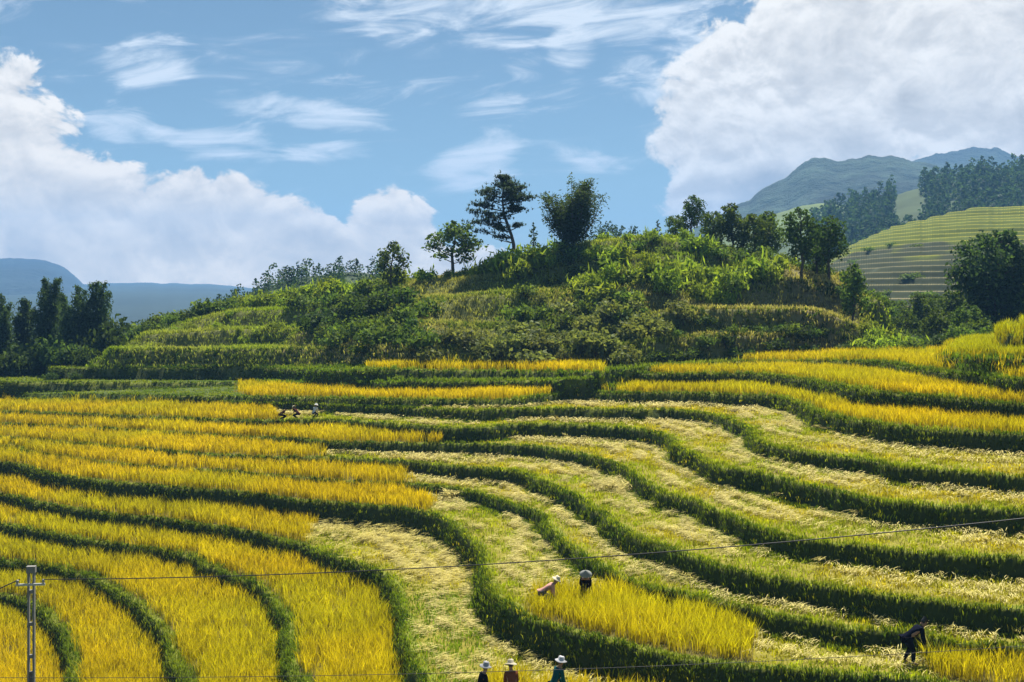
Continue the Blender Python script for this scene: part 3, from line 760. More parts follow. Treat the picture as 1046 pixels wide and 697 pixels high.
def plant_tree(meshes, px, D, label, name='broadleaf_tree', cat='tree', group=None, s=1.0, rz=None, sink=.05, sz=None):
    p = at(px, D); p.z -= sink
    e = empty(name, p, rng.uniform(0, 6.28) if rz is None else rz); e.scale = (s, s, sz or s)
    link('trunk', meshes[0], e); link('crown', meshes[1], e)
    tag(e, label, cat, group); return e

G_DARK1, G_DARK2 = (.034, .062, .018), (.075, .12, .03)
G_MID1, G_MID2 = (.055, .095, .020), (.13, .19, .04)
G_LT1, G_LT2 = (.11, .17, .025), (.25, .33, .045)
G_OLV1, G_OLV2 = (.09, .115, .04), (.20, .23, .085)

# crest trees
plant_tree(tree_meshes('left_round', 5.1, 1.75, 1.6, 16, 260, .26, G_DARK1, G_MID2, .13, (.25, 0), .8, 3), 462, 114.5, 'rounded dark tree with a bare forked trunk at left of the tall pine', rz=0, s=1.55, sz=1.08)
plant_tree(tree_meshes('left_small', 4.6, 1.35, 1.0, 14, 260, .26, G_DARK1, G_MID2, .11, (.2, 0), .9, 4), 399, 112.5, 'small bushy tree leftmost on the crest of the hill', rz=0, s=1.3, sz=1.1)

def pine_meshes():
    st = np.random.default_rng(5); h = 8.0
    xs = lambda z: .25 - .75 * (z / h) ** 1.2 + .18 * math.sin(z * .9)
    path = [(xs(z), 0, z) for z in np.linspace(-.3, h, 12)]
    tb = [tube(path, np.linspace(.15, .03, 12))]
    pads = []
    spec = [(7.9, .15, .5, 0), (7.3, .9, .7, 0), (7.0, 1.2, .7, 1), (6.6, 1.7, .65, 0), (6.4, 1.5, .7, 1), (6.0, 2.1, .6, 1), (5.9, 1.4, .7, 0), (5.4, 2.1, .62, -1), (5.2, 1.1, .5, 1), (4.7, 2.6, .6, -1), (4.3, 1.7, .55, -1),
            (3.9, 2.9, .55, -1), (3.5, 2.2, .45, -1), (3.0, 2.7, .4, -1), (2.5, 1.7, .35, -1), (4.9, 1.6, .4, 1), (3.6, .9, .3, 1)]
    for z, L, r, side in spec:
        for k in range(2 if side else 3):
            a = {1: 0, -1: math.pi, 0: st.uniform(0, 6.28)}[side] + st.normal(0, .75)
            l = L * st.uniform(.6, 1.05); x0 = xs(z - .2)
            tip = np.array((x0 + l * math.cos(a), l * math.sin(a), z + st.normal(0, .12)))
            tb.append(tube([(x0, 0, z - .45), (x0 + .5 * l * math.cos(a), .5 * l * math.sin(a), z - .25), tip], [.05, .035, .012], 4))
            for f in (.55, .8, 1.0):
                c = np.array((x0 + f * l * math.cos(a), f * l * math.sin(a), z - .25 + .3 * f)); pads.append((c, r * st.uniform(.6, 1.0)))
    parts = []
    for c, r in pads:
        nt = int(19 * r / .5); T = c + st.normal(0, 1, (nt, 3)) * np.array((r * .55, r * .55, r * .3))
        nn = 9; B = np.repeat(T, nn, 0); N = len(B); k = st.uniform(.6, 1.3, (N, 1))
        parts.append(blades(B, st.uniform(0, 6.28, N), st.uniform(.2, 1.9, N), st.uniform(.2, .42, N), np.full(N, .035), np.array((.02, .04, .02)) * k, np.array((.045, .075, .03)) * k))
    tv, tf, tc = merge(tb); lv, lf, lc = merge(parts)
    return np_mesh('pine_trunk', tv, tf, tc, [M_BARK], True), np_mesh('pine_crown', lv, lf, lc, [M_LEAF])
plant_tree(pine_meshes(), 520, 113, 'tall open pine with tiered branches reaching left on the hill crest', 'pine_tree', rz=0, s=1.5, sz=1.06)

def feathery_meshes():
    """broad upright tree made of many rising plumes"""
    st = np.random.default_rng(9); tb = [tube([(0, 0, -.3), (.05, 0, 1.2), (0, 0, 2.6)], [.2, .15, .1])]; parts = []
    for i in range(34):
        a = st.uniform(0, 6.28); sp = st.uniform(.2, 1.0); top = 6.9 - 2.2 * sp * st.random() - 1.6 * (math.cos(a) < -.2) * st.random()
        p0 = np.array((0, 0, st.uniform(.1, 1.6))); p2 = np.array((2.7 * sp * math.cos(a), 2.1 * sp * math.sin(a), top * (.55 + .45 * st.random())))
        if math.cos(a) > .5: p2[2] = max(p2[2], 5.6 * st.uniform(.85, 1.2))
        p1 = p0 * .5 + p2 * .5 + np.array((p2[0] * .15, p2[1] * .15, -.2))
        tb.append(tube([p0, p1, p2], [.06, .035, .01], 4))
        n = 380; t = st.uniform(.12, 1.03, n)[:, None]
        C = (1 - t) ** 2 * p0 + 2 * t * (1 - t) * p1 + t * t * p2 + st.normal(0, 1, (n, 3)) * (.55 - .38 * t)
        k = st.uniform(0, 1, (n, 1)) * np.clip(t, .3, 1)
        parts.append(leaves(C, .25 * st.uniform(.6, 1.4, n), (np.array(G_DARK1) * (1 - k) + np.array((.10, .145, .04)) * k) * st.uniform(.7, 1.2, (n, 1)), -.3, .35))
    tv, tf, tc = merge(tb); lv, lf, lc = merge(parts)
    return np_mesh('feathery_trunk', tv, tf, tc, [M_BARK], True), np_mesh('feathery_crown', lv, lf, lc, [M_LEAF])
plant_tree(feathery_meshes(), 586, 111.5, 'broad feathery tree with rising plumes right of the tall pine', 'broadleaf_tree', rz=0, s=1.42, sz=.95)
cone = tree_meshes('small_conifer', 3.6, .9, .5, 14, 300, .2, G_DARK1, G_DARK2, .08, (0, 0), .8, 12, 'cone')
plant_tree(cone, 545, 114, 'small dark conifer between the tall pine and the feathery tree', 'conifer_tree', s=1.0)
plant_tree(cone, 672, 119, 'tiny dark conifer on the bright grassy crest', 'conifer_tree', s=.62)
rA = tree_meshes('ridge_a', 4.6, 1.7, 1.0, 16, 240, .27, G_DARK1, G_MID2, .13, (.2, 0), .85, 21)
rB = tree_meshes('ridge_b', 5.8, 1.7, 1.8, 18, 240, .27, G_DARK1, G_DARK2, .14, (-.2, 0), .95, 22)
rC = tree_meshes('ridge_c', 3.6, 1.9, .5, 14, 240, .27, G_MID1, G_MID2, .12, (0, 0), .75, 23)
plant_tree(rB, 706, 118, 'small dark tree standing up on the crest behind the bright grass', s=.8)
plant_tree(rC, 690, 117, 'low dark bushy tree beside the small crest tree', s=.7)
plant_tree(rC, 728, 117, 'low round tree on the crest where it starts to drop right', s=.95)
plant_tree(rA, 748, 116, 'dark bushy tree in the row running down the right shoulder', s=1.0)
plant_tree(rC, 770, 115, 'rounded mid green tree in the row on the right shoulder', s=1.15)
plant_tree(rA, 786, 118, 'darker tree half hidden at the back of the right shoulder row', s=1.1)
plant_tree(rB, 819, 103.5, 'tallest leafy tree with a bare leaning trunk on the right shoulder', s=1.1, rz=.4)
plant_tree(rB, 846, 105, 'tall dense tree next to the leaning one on the right shoulder', s=1.0, rz=2.2)
plant_tree(rA, 834, 108, 'dense dark tree filling the gap behind the two tall shoulder trees', s=1.0)
plant_tree(rA, 872, 98, 'lollipop shaped small tree with a clear trunk on the dry right slope', s=.95, rz=1.2, sz=1.12)
plant_tree(rC, 895, 106, 'broad light bush tree below the dry slope', s=1.0)

# valley trees on the right, behind the plots
vt = tree_meshes('valley_big', 8.2, 3.4, 1.0, 30, 240, .34, (.028, .058, .026), (.085, .14, .05), .2, (.3, 0), .85, 31)
vm = tree_meshes('valley_mid', 5.0, 2.4, .6, 20, 220, .3, G_MID1, G_MID2, .15, (0, 0), .8, 32)
vs = tree_meshes('valley_small', 3.6, 1.9, .3, 16, 230, .28, G_DARK1, G_MID2, .1, (0, 0), .8, 33)
plant_tree(vt, 1014, 104, 'big dark tree at right standing behind the raised yellow plot', s=1.12)
plant_tree(vm, 1046, 112, 'dark tree at the right edge beside the big dark tree', s=1.15)
plant_tree(vm, 1085, 100, 'dark tree beyond the right edge behind the raised plot', s=1.2)
plant_tree(vt, 1130, 116, 'tall dark tree farthest right behind the raised plot', s=1.0)
for i, (px, D, k, lb) in enumerate([(905, 122, vm, 'mid green tree deepest in the valley gap right of the hill'), (925, 104, vs, 'dark bush at the foot of the far terraces'),
        (942, 116, vm, 'rounded tree in the middle of the valley gap'), (958, 101, vs, 'dark bush just left of the raised yellow plot'), (972, 118, vm, 'tree between the valley gap and the big dark tree'),
        (988, 98, vs, 'low bush under the left side of the big dark tree'), (890, 118, vs, 'small tree behind the broad light bush tree'), (916, 132, vm, 'pale tree at the far end of the valley gap'),
        (955, 132, vm, 'tree directly below the far brown terraces'), (1000, 128, vm, 'tree peeping over behind the big dark tree')]):
    plant_tree(k, px, D, lb, s=float(rng.uniform(.75, 1.0)))

# bamboo at the left
def bamboo_meshes(seed, h, nc=15):
    st = np.random.default_rng(seed); tb = []; parts = []
    for i in range(nc):
        a = st.uniform(0, 6.28); L = h * st.uniform(.55, 1.0); sp = st.uniform(.1, 1.0) * L * .20
        b0 = np.array((st.normal(0, .35), st.normal(0, .35), -.3)); dirv = np.array((math.cos(a), math.sin(a), 0))
        pth = np.array([b0 + dirv * sp * (t ** 2.2) + np.array((0, 0, L * (t - .13 * t ** 5))) for t in np.linspace(0, 1, 9)])
        tb.append(tube(pth, np.linspace(.06, .012, 9), 5, (.10, .13, .05)))
        n = 640; t = st.uniform(.04, 1.0, n) ** .85
        C = np.stack([np.interp(t, np.linspace(0, 1, 9), pth[:, k]) for k in range(3)], -1)
        C += st.normal(0, 1, (n, 3)) * (.12 + .34 * np.sin(np.pi * np.clip(t, 0, 1) ** .7)[:, None]) * np.array((1, 1, .8)); C[:, 2] -= .25
        k = st.uniform(0, 1, (n, 1))
        parts.append(leaves(C, .34 * st.uniform(.6, 1.3, n), (np.array((.030, .062, .032)) * (1 - k) + np.array((.085, .14, .06)) * k) * st.uniform(.7, 1.25, (n, 1)), .8, .33))
    tv, tf, tc = merge(tb); lv, lf, lc = merge(parts)
    return np_mesh('bamboo_culms', tv, tf, tc, [M_SHRUB], True), np_mesh('bamboo_foliage', lv, lf, lc, [M_LEAF])
bam = [bamboo_meshes(41, 9.6), bamboo_meshes(42, 9.0, 17), bamboo_meshes(43, 8.0, 13)]
for px, D, k, s, lb in [(48, 117, 0, 1.08, 'tallest bamboo clump with a hooked top in the dark grove at left'), (76, 115, 1, 1.04, 'dense bamboo clump right of the tallest one'),
        (101, 116, 0, 1.0, 'bamboo clump at the right end of the dark grove'), (25, 119, 2, 1.0, 'shorter bamboo clump left of the tallest one'), (3, 116, 1, .93, 'bamboo clump at the left picture edge'),
        (-25, 118, 0, .9, 'bamboo clump beyond the left picture edge'), (-60, 116, 2, 1.05, 'bamboo clump farthest left in the grove'), (62, 122, 2, 1.1, 'bamboo clump at the back between the two tallest')]:
    p = at(px, D); e = empty('bamboo_clump', p, float(rng.uniform(0, 6))); e.scale = (s, s, s)
    link('culms', bam[k][0], e); link('foliage', bam[k][1], e); tag(e, lb, 'bamboo', 'bamboo clumps in the grove at left')

# shrubs: shared meshes, one object each
def shrub_mesh(seed, c1, c2, r=1.0, z=.8, n=5, per=230, size=.2, spiky=False):
    global rng
    keep = rng; rng = np.random.default_rng(seed); cl = []
    for i in range(n):
        a = rng.uniform(0, 6.28); d = r * rng.uniform(.1, .6); rad = r * rng.uniform(.38, .62)
        cl.append((d * math.cos(a), d * math.sin(a), z * rng.uniform(.3, .75), rad, rad * (z / r) * .9))
    V, Fc, C = cluster_leaves(cl, per, size, c1, c2, -.2)
    st = [tube([(0, 0, -.3), (c[0] * .5, c[1] * .5, c[2] * .5), (c[0], c[1], c[2])], [.05, .035, .012], 4) for c in cl]
    sv, sf, sc = merge(st); V, Fc, C = merge([(V, Fc, C), (sv, sf, sc)])
    if spiky:
        P = np.repeat(np.array([c[:3] for c in cl]), 22, 0); P = P + rng.normal(0, .22 * r, P.shape)
        V, Fc, C = merge([(V, Fc, C), leaves(P, .5, np.tile(c2, (len(P), 1)) * rng.uniform(.8, 1.2, (len(P), 1)), -.9, .2)])
    rng = keep
    return np_mesh('shrub', V, Fc, C, [M_SHRUB])
SH = {'mid': [shrub_mesh(s, G_MID1, G_MID2) for s in (51, 52, 53)], 'light': [shrub_mesh(s, G_LT1, G_LT2, 1, .95, 6, 220, .2, True) for s in (54, 55)],
      'olive': [shrub_mesh(s, G_OLV1, G_OLV2) for s in (56, 57, 58)], 'dark': [shrub_mesh(s, G_DARK1, G_DARK2) for s in (59, 60)]}
def shrub(kind, px, D, s, label, group, name='shrub', sz=1.0):
    if px < -40: return
    p = at(px, D); p.z -= .08
    if name == 'shrub' and 'bush' in label: name = 'bush'
    o = link(name, SH[kind][int(rng.integers(len(SH[kind])))], None, p)
    o.rotation_euler = (0, 0, float(rng.uniform(0, 6.28))); o.scale = (s * rng.uniform(.85, 1.2), s * rng.uniform(.85, 1.2), s * sz)
    tag(o, label, 'shrub', group)
def strew(n, kind, pxr, pos, s, label, group, sz=1.0, name='shrub'):
    """n shrubs at bearings in pxr; pos(px) gives the depth"""
    for i in range(n):
        px = pxr[0] + (pxr[1] - pxr[0]) * (i + rng.random()) / n
        shrub(kind, px, pos(px), float(rng.uniform(*s)), label, group, name, sz)
def lipD(nm, off=0, jit=.8):
    c = {k: np.array(p, float) for k, p, w in HILL}[nm]
    return lambda px: float(np.interp(px, c[:, 0], c[:, 2])) + off + float(rng.normal(0, jit * 1.5))
strew(30, 'olive', (425, 650), lipD('R1', -.6, .7), (0.90, 2.16), 'grey green shrub in the hedge behind the upper rice strip', 'hedge shrubs at the foot of the hill')
strew(34, 'olive', (520, 700), lipD('R1', 3.5, 1.4), (0.90, 2.16), 'pale grey green shrub on the middle slope of the hill', 'pale shrubs on the middle slope')
strew(12, 'dark', (650, 880), lipD('R1', -1.0, .4), (0.70, 1.35), 'dark shrub under the lower grassy shelf at right', 'dark shrubs under the lower shelf')
strew(12, 'mid', (680, 890), lipD('R1', .6, .6), (0.60, 1.28), 'green shrub on the lower grassy shelf at right', 'shrubs on the lower shelf')
strew(9, 'dark', (690, 830), lipD('R2', -1.4, .2), (0.60, 1.22), 'dark shrub under the upper pale shelf of the hill', 'dark shrubs under the upper shelf')
strew(20, 'light', (600, 790), lipD('R2', 6.2, 1.2), (0.90, 1.76), 'bright leafy crop plant in the plot on the upper shelf', 'tall crop plants on the upper shelf', 1.35, 'crop_plant')
strew(30, 'light', (590, 790), lipD('R3', 2.0, 1.6), (0.80, 2.03), 'light green bush on the slope below the crest', 'light bushes below the crest')
strew(14, 'mid', (600, 800), lipD('R4', .5, 1.4), (0.80, 2.03), 'mid green bush just below the bright crest', 'bushes just below the crest')
strew(6, 'light', (600, 735), lipD('R5', .6, 1.0), (0.45, 1.01), 'low bright bush on the top of the crest', 'low bushes on the crest')
strew(12, 'light', (500, 570), lipD('R4', 1.2, 1.2), (1.00, 2.29), 'yellow green bush under the tall pine', 'bushes under the pine')
strew(7, 'dark', (540, 620), lipD('R4', .6, 1.0), (0.90, 1.76), 'dark bush at the foot of the feathery tree', 'dark bushes under the feathery tree')
strew(8, 'light', (395, 500), lipD('R4', 2.2, 1.0), (0.70, 1.49), 'light bush beside the round tree on the left crest', 'light bushes on the left crest')
strew(18, 'mid', (520, 660), lipD('R2', 2.0, 2.2), (0.80, 2.03), 'mid green bush on the shaded middle of the hill', 'bushes on the shaded middle slope')
strew(22, 'mid', (320, 440), lipD('R1', 3.5, 1.8), (0.90, 2.16), 'green bush above the brown slope left of the tree shadows', 'bushes above the brown slope')
strew(16, 'dark', (320, 425), lipD('R2', .5, 1.6), (1.00, 2.29), 'dark bush in the hollow on the left flank', 'dark bushes in the left hollow')
strew(16, 'mid', (300, 410), lipD('R3', .5, 1.5), (1.00, 2.29), 'mid green bush on the upper left shelf', 'bushes on the upper left shelf')
strew(24, 'light', (240, 410), lipD('R4', .6, 1.2), (1.00, 2.16), 'bright bush along the left skyline of the hill', 'bushes along the left skyline')
strew(14, 'light', (170, 320), lipD('R2', 1.0, 1.0), (0.50, 1.08), 'low bright green bush on the left grass slope', 'low bushes on the left grass slope')
strew(18, 'mid', (108, 240), lambda px: 122 + rng.normal(0, 2), (1.3, 2.2), 'bush in the dip between the bamboo and the hill', 'bushes between bamboo and hill')
strew(22, 'dark', (-40, 112), lambda px: 111 + rng.normal(0, 1.2), (1.4, 2.2), 'grey green bush in front of the bamboo grove', 'bushes in front of the bamboo', 1.3)
strew(18, 'dark', (-60, 118), lambda px: 114 + rng.normal(0, 1), (1.6, 2.5), 'dark bush at the foot of the bamboo grove', 'dark bushes under the bamboo', 1.4)
strew(20, 'mid', (905, 1010), lambda px: 93 + rng.normal(0, 3), (.9, 1.5), 'bush on the valley side left of the raised yellow plot', 'bushes in the valley gap', 1.1)
strew(12, 'dark', (905, 1040), lambda px: 100 + rng.normal(0, 4), (1.1, 1.7), 'dark bush deep in the valley gap', 'dark bushes in the valley gap', 1.2)
strew(16, 'light', (882, 930), lambda px: 91 + rng.normal(0, 1.6), (.8, 1.5), 'fresh lime green bush at the right foot of the hill', 'lime bushes at the right foot')
strew(10, 'light', (300, 420), lambda px: 86 + rng.normal(0, .7) + max(0, (400 - px) * .06), (.35, .6), 'low fresh green plant on the grassy bank above the rice strip', 'low plants on the grassy bank')

for i in range(26):
    while True:
        a_, b_ = int(rng.integers(HX.shape[0])), int(rng.integers(HX.shape[1])); px_ = CX + F * HX[a_, b_] / HD[a_, b_]; py_ = YH - F * (HZ[a_, b_] - CAMZ) / HD[a_, b_]
        if 868 < px_ < 1060 and 236 < py_ < 320 and HD[a_, b_] < 325 and (py_ > 300 or rng.random() < .25): break
    o = link('bush', SH['mid'][i % 3], None, (HX[a_, b_], HD[a_, b_], HZ[a_, b_] - .3)); k_ = float(rng.uniform(1.2, 2.6)); o.scale = (k_ * 1.5, k_, k_ * .8)
    tag(o, 'small bush growing on the steps of the far rice terraces', 'shrub', 'bushes on the far terraces')

strew(5, 'dark', (46, 86), lambda px: 106.2 + rng.normal(0, .3), (.6, .9), 'dark bush at the left end of the upper dark wall', 'bushes at the end of the upper wall')

strew(14, 'mid', (735, 885), lipD('R4', 1.0, 1.2), (1.0, 1.6), 'green bush between the trees of the right shoulder', 'bushes between the shoulder trees')

# far woods: one mass each
def wood(name, spots, label, hr, c1, c2, seed, per=110):
    st = np.random.default_rng(seed); parts = []
    for x, y, z in spots:
        h = st.uniform(*hr); r = h * st.uniform(.22, .34); n = per
        f = st.random(n); env = np.sin(np.pi * np.clip(.12 + .86 * f, 0, 1)) ** .7
        a = st.uniform(0, 6.28, n); rad = r * env * np.sqrt(st.random(n)) * st.uniform(.8, 1.2, n)
        C = np.stack([x + rad * np.cos(a), y + rad * np.sin(a), z - .08 * h + f * h], -1)
        k = st.uniform(0, 1, (n, 1)); tint = st.uniform(.7, 1.25)
        parts.append(leaves(C, h * .14 * st.uniform(.6, 1.3, n), (np.array(c1) * (1 - k) + np.array(c2) * k) * tint, .2, .6))
    V, Fc, C = merge(parts)
    tag(link(name, np_mesh(name, V, Fc, C, [M_LEAF])), label, 'wood', None, 'stuff'); print(name, len(Fc))
def spots_on(X, Dd, Z, n, ok, st):
    out = []
    while len(out) < n:
        i, j = st.integers(X.shape[0]), st.integers(X.shape[1])
        x, d, z = X[i, j] + st.normal(0, 1), Dd[i, j] + st.normal(0, 1), Z[i, j]
        px = CX + F * x / d; py = YH - F * (z - CAMZ) / d
        if ok(px, py, d): out.append((x, d, z))
    return out
st_ = np.random.default_rng(77)
wood('forest', spots_on(FX, FD, FZ, 1200, lambda px, py, d: px > 828 + max(0, (d - 500)) * .0 and d > 400 and d < 640 and not (914 < px < 943 and 188 < py < 240) and not (850 < px < 872 and d < 445) and px < 1250, st_),
     'dark forest covering the hill above the far rice terraces', (8, 12.5), (.016, .038, .023), (.055, .095, .045), 78, 90)
wood('ridge_wood', spots_on(RX, RD, RZ, 900, lambda px, py, d: d > 195 and d < 245, st_), 'dark wood along the ridge behind the hill', (2.6, 4.4), (.02, .042, .024), (.055, .088, .035), 79, 70)

# small house among the far trees and a slim mast
def box_mesh(name, sx, sy, sz, z0, mat, ox=0, oy=0):
    bm = bmesh.new(); bmesh.ops.create_cube(bm, size=1.0)
    for v in bm.verts: v.co = Vector((v.co.x * sx + ox, v.co.y * sy + oy, (v.co.z + .5) * sz + z0))
    me = bpy.data.meshes.new(name); bm.to_mesh(me); bm.free(); me.materials.append(mat); return me
def far_z(px, D):
    j = np.argmin(np.abs(FD[0] - D)); i = np.argmin(np.abs(CX + F * FX[:, j] / FD[:, j] - px)); return float(FZ[i, j])
def house():
    D = 392; X = (861 - CX) / F * D; e = empty('farm_house', (X, D, far_z(861, D) + 1.5), .15)
    link('wall', box_mesh('wall', 5.2, 3.4, 4.4, -2.0, mat_plain('house_wall', (.35, .33, .28), .9)), e)
    bm = bmesh.new(); pr = [(-3.1, -2.1, 2.3), (3.1, -2.1, 2.3), (3.1, 0, 3.7), (-3.1, 0, 3.7), (3.1, 2.1, 2.3), (-3.1, 2.1, 2.3)]
    vs_ = [bm.verts.new(p) for p in pr] + [bm.verts.new((p[0], p[1], p[2] - .15)) for p in pr]
    for f in [(0, 1, 2, 3), (3, 2, 4, 5), (6, 9, 8, 7), (9, 11, 10, 8), (0, 6, 7, 1), (5, 4, 10, 11), (0, 3, 9, 6), (3, 5, 11, 9), (1, 7, 8, 2), (2, 8, 10, 4)]: bm.faces.new([vs_[i] for i in f])
    me = bpy.data.meshes.new('roof'); bm.to_mesh(me); bm.free(); me.materials.append(mat_plain('tin_roof', (.62, .64, .66), .45, .4, .1)); link('roof', me, e)
    tag(e, 'tiny pale roofed farm house among the trees left of the far terraces', 'house')
house()


# ------------------------------------------------------------------ people at work in the terraces
def skin_mesh(name, joints, edges, root, mat, sub=1):
    keys = list(joints); me = bpy.data.meshes.new('tmp')
    me.from_pydata([tuple(joints[k][0]) for k in keys], [(keys.index(a), keys.index(b)) for a, b in edges], [])
    o = bpy.data.objects.new('tmp', me); COL.objects.link(o)
    sm = o.modifiers.new('skin', 'SKIN'); sm.use_smooth_shade = True
    for i, k in enumerate(keys):
        r = joints[k][1]; sv = me.skin_vertices[0].data[i]
        sv.radius = r if isinstance(r, tuple) else (r, r); sv.use_root = (k == root)
    ss = o.modifiers.new('sub', 'SUBSURF'); ss.levels = sub; ss.render_levels = sub
    dg = bpy.context.evaluated_depsgraph_get(); dg.update()
    out = bpy.data.meshes.new_from_object(o.evaluated_get(dg)); out.name = name
    bpy.data.objects.remove(o); bpy.data.meshes.remove(me)
    out.materials.clear(); out.materials.append(mat); return out

def add_tubes(me, tubes):
    bm = bmesh.new(); bm.from_mesh(me)
    for v, f, c in tubes:
        vs = [bm.verts.new(p) for p in v]
        for q in f: bm.faces.new([vs[i] for i in q])
        bm.faces.new([vs[i] for i in range(len(v) - 5, len(v))])
    for fc in bm.faces: fc.smooth = True
    bm.to_mesh(me); bm.free()

def lathe(name, prof, mat, n=20, jit=0.0):
    bm = bmesh.new(); rings = []
    for r, z in prof:
        rings.append([bm.verts.new((r * math.cos(2 * math.pi * k / n), r * math.sin(2 * math.pi * k / n), z + jit * math.sin(4 * math.pi * k / n) * r)) for k in range(n)])
    for a, b in zip(rings, rings[1:]):
        for k in range(n): bm.faces.new((a[k], a[(k + 1) % n], b[(k + 1) % n], b[k]))
    bmesh.ops.remove_doubles(bm, verts=bm.verts, dist=1e-4)
    for f in bm.faces: f.smooth = True
    bmesh.ops.recalc_face_normals(bm, faces=bm.faces)
    me = bpy.data.meshes.new(name); bm.to_mesh(me); bm.free(); me.materials.append(mat); return me
BRIM = [(0, .13), (.06, .128), (.095, .10), (.105, .03), (.12, .012), (.195, -.03), (.20, -.042), (.12, -.002), (.10, .0), (.095, .08), (0, .11)]
CONE = [(0, .16), (.03, .145), (.24, -.02), (.243, -.034), (.03, .125), (0, .14)]
M_SKIN = mat_plain('skin', (.30, .17, .10), .6, .3, .1); M_HAIR = mat_plain('black_hair', (.012, .011, .010), .5, .4, .3)
def cloth(name, c): return mat_plain(name, c, .95, .02, .3, 26.0)

def person(px, D, rz, label, shirt, trousers, hat=None, hatc=(.6, .56, .45), lean=35, knee=.06, arms=None, hair=True, tilt=0.0, group=None, size=1.0):
    a = R(lean); ah = R(lean * .55); v = Vector
    d = v((0, math.sin(a), math.cos(a))); dh = v((0, math.sin(ah), math.cos(ah))); fw = v((0, math.cos(ah), -math.sin(ah)))
    back = -.10 * math.sin(a)
    pel = v((0, back, .84 - knee)); ch = pel + d * .40; nb = pel + d * .52; h0 = nb + dh * .07; hc = h0 + dh * .10; ht = hc + dh * .085
    J = {'pel': (pel, (.13, .10)), 'waist': (pel + d * .19, (.125, .095)), 'chest': (ch, (.15, .105)), 'neck': (nb, .055), 'head0': (h0 + fw * .012, (.066, .075)), 'headc': (hc + fw * .01, (.076, .092)), 'headt': (ht, (.055, .065))}
    Ed = [('pel', 'waist'), ('waist', 'chest'), ('chest', 'neck'), ('neck', 'head0'), ('head0', 'headc'), ('headc', 'headt')]
    arms = arms or ((.10, .34, .62), (.10, .34, .62))
    tubes = []
    for s, tg in ((-1, arms[0]), (1, arms[1])):
        sh = ch + d * .06 + v((s * .165, 0, 0)); hd = v((s * tg[0], tg[1], tg[2]))
        L = .54; vec = hd - sh
        if vec.length > L: hd = sh + vec.normalized() * L; vec = hd - sh
        el = sh + vec * .5 + v((s * .06, -.05, -.03)) * (1.0 if vec.length > .3 else 2.0)
        wd = (hd - el).normalized(); k = str(s)
        J.update({'sh' + k: (sh, .058), 'el' + k: (el, .043), 'wr' + k: (hd, .028), 'pa' + k: (hd + wd * .075, (.036, .018))})
        Ed += [('chest', 'sh' + k), ('sh' + k, 'el' + k), ('el' + k, 'wr' + k), ('wr' + k, 'pa' + k)]
        side = wd.cross(v((0, 0, 1)));
        if side.length < .1: side = v((1, 0, 0))
        side.normalize(); nrm = side.cross(wd)
        for f, (o_, l_) in enumerate([(-.027, .062), (-.009, .075), (.009, .07), (.026, .055)]):
            p0 = hd + wd * .06 + side * o_; p1 = p0 + wd * l_ * .55 + nrm * .004; p2 = p1 + wd * l_ * .3 - nrm * .03
            tubes.append(tube([p0, p1, p2], [.0095, .0085, .006], 5))
        p0 = hd + wd * .02 - side * .025; tubes.append(tube([p0, p0 - side * .028 + wd * .03, p0 - side * .022 + wd * .062 - nrm * .012], [.011, .0095, .007], 5))
        hp = pel + v((s * .085, 0, -.05)); kn = v((s * .11, .04 + knee * 1.6 + back * .5, .46 - knee * .3)); an = v((s * .13, s * .08 + back * .2 - .02, .085)); to = an + v((s * .02, .15, -.05))
        J.update({'hp' + k: (hp, .09), 'kn' + k: (kn, .056), 'an' + k: (an, .037), 'to' + k: (to, (.04, .028))})
        Ed += [('pel', 'hp' + k), ('hp' + k, 'kn' + k), ('kn' + k, 'an' + k), ('an' + k, 'to' + k)]
    body = skin_mesh('person_body', J, Ed, 'pel', M_SKIN, 1)
    nose = hc + fw * .085 - dh * .005
    tubes.append(tube([nose + dh * .03 - fw * .01, nose, nose + fw * .016 - dh * .018], [.008, .012, .010], 5))
    for s in (-1, 1): tubes.append(tube([hc + v((s * .066, 0, 0)) + dh * .025, hc + v((s * .084, 0, 0)) + dh * .005, hc + v((s * .070, 0, 0)) - dh * .03], [.008, .016, .008], 5))
    add_tubes(body, tubes)
    o = link('person', body, None, at(px, D)); o.rotation_euler = (0, 0, rz); o.scale = (.88, .88, .88)
    for s in (-1, 1):
        ey = hc + fw * .079 + v((s * .03, 0, 0)) + dh * .015
        bm = bmesh.new(); bmesh.ops.create_uvsphere(bm, u_segments=8, v_segments=6, radius=.011); me = bpy.data.meshes.new('eye'); bm.to_mesh(me); bm.free(); me.materials.append(M_HAIR); e = link('eye', me, o, ey)
    g = lambda ks, x: {k: (J[k][0], tuple(c * 1.0 + x for c in (J[k][1] if isinstance(J[k][1], tuple) else (J[k][1],) * 2))) for k in ks}
    sj = g(['pel', 'waist', 'chest', 'sh-1', 'sh1', 'el-1', 'el1', 'wr-1', 'wr1'], .022); sj['col'] = (nb - d * .03, .075); sj['hem'] = (pel - d * .10, (.15, .125))
    link('shirt', skin_mesh('shirt', sj, [('hem', 'pel'), ('pel', 'waist'), ('waist', 'chest'), ('chest', 'col'), ('chest', 'sh-1'), ('chest', 'sh1'), ('sh-1', 'el-1'), ('sh1', 'el1'), ('el-1', 'wr-1'), ('el1', 'wr1')], 'pel', shirt), o)
    tj = g(['pel', 'hp-1', 'hp1', 'kn-1', 'kn1', 'an-1', 'an1'], .018)
    link('trousers', skin_mesh('trousers', tj, [('pel', 'hp-1'), ('pel', 'hp1'), ('hp-1', 'kn-1'), ('hp1', 'kn1'), ('kn-1', 'an-1'), ('kn1', 'an1')], 'pel', trousers), o)
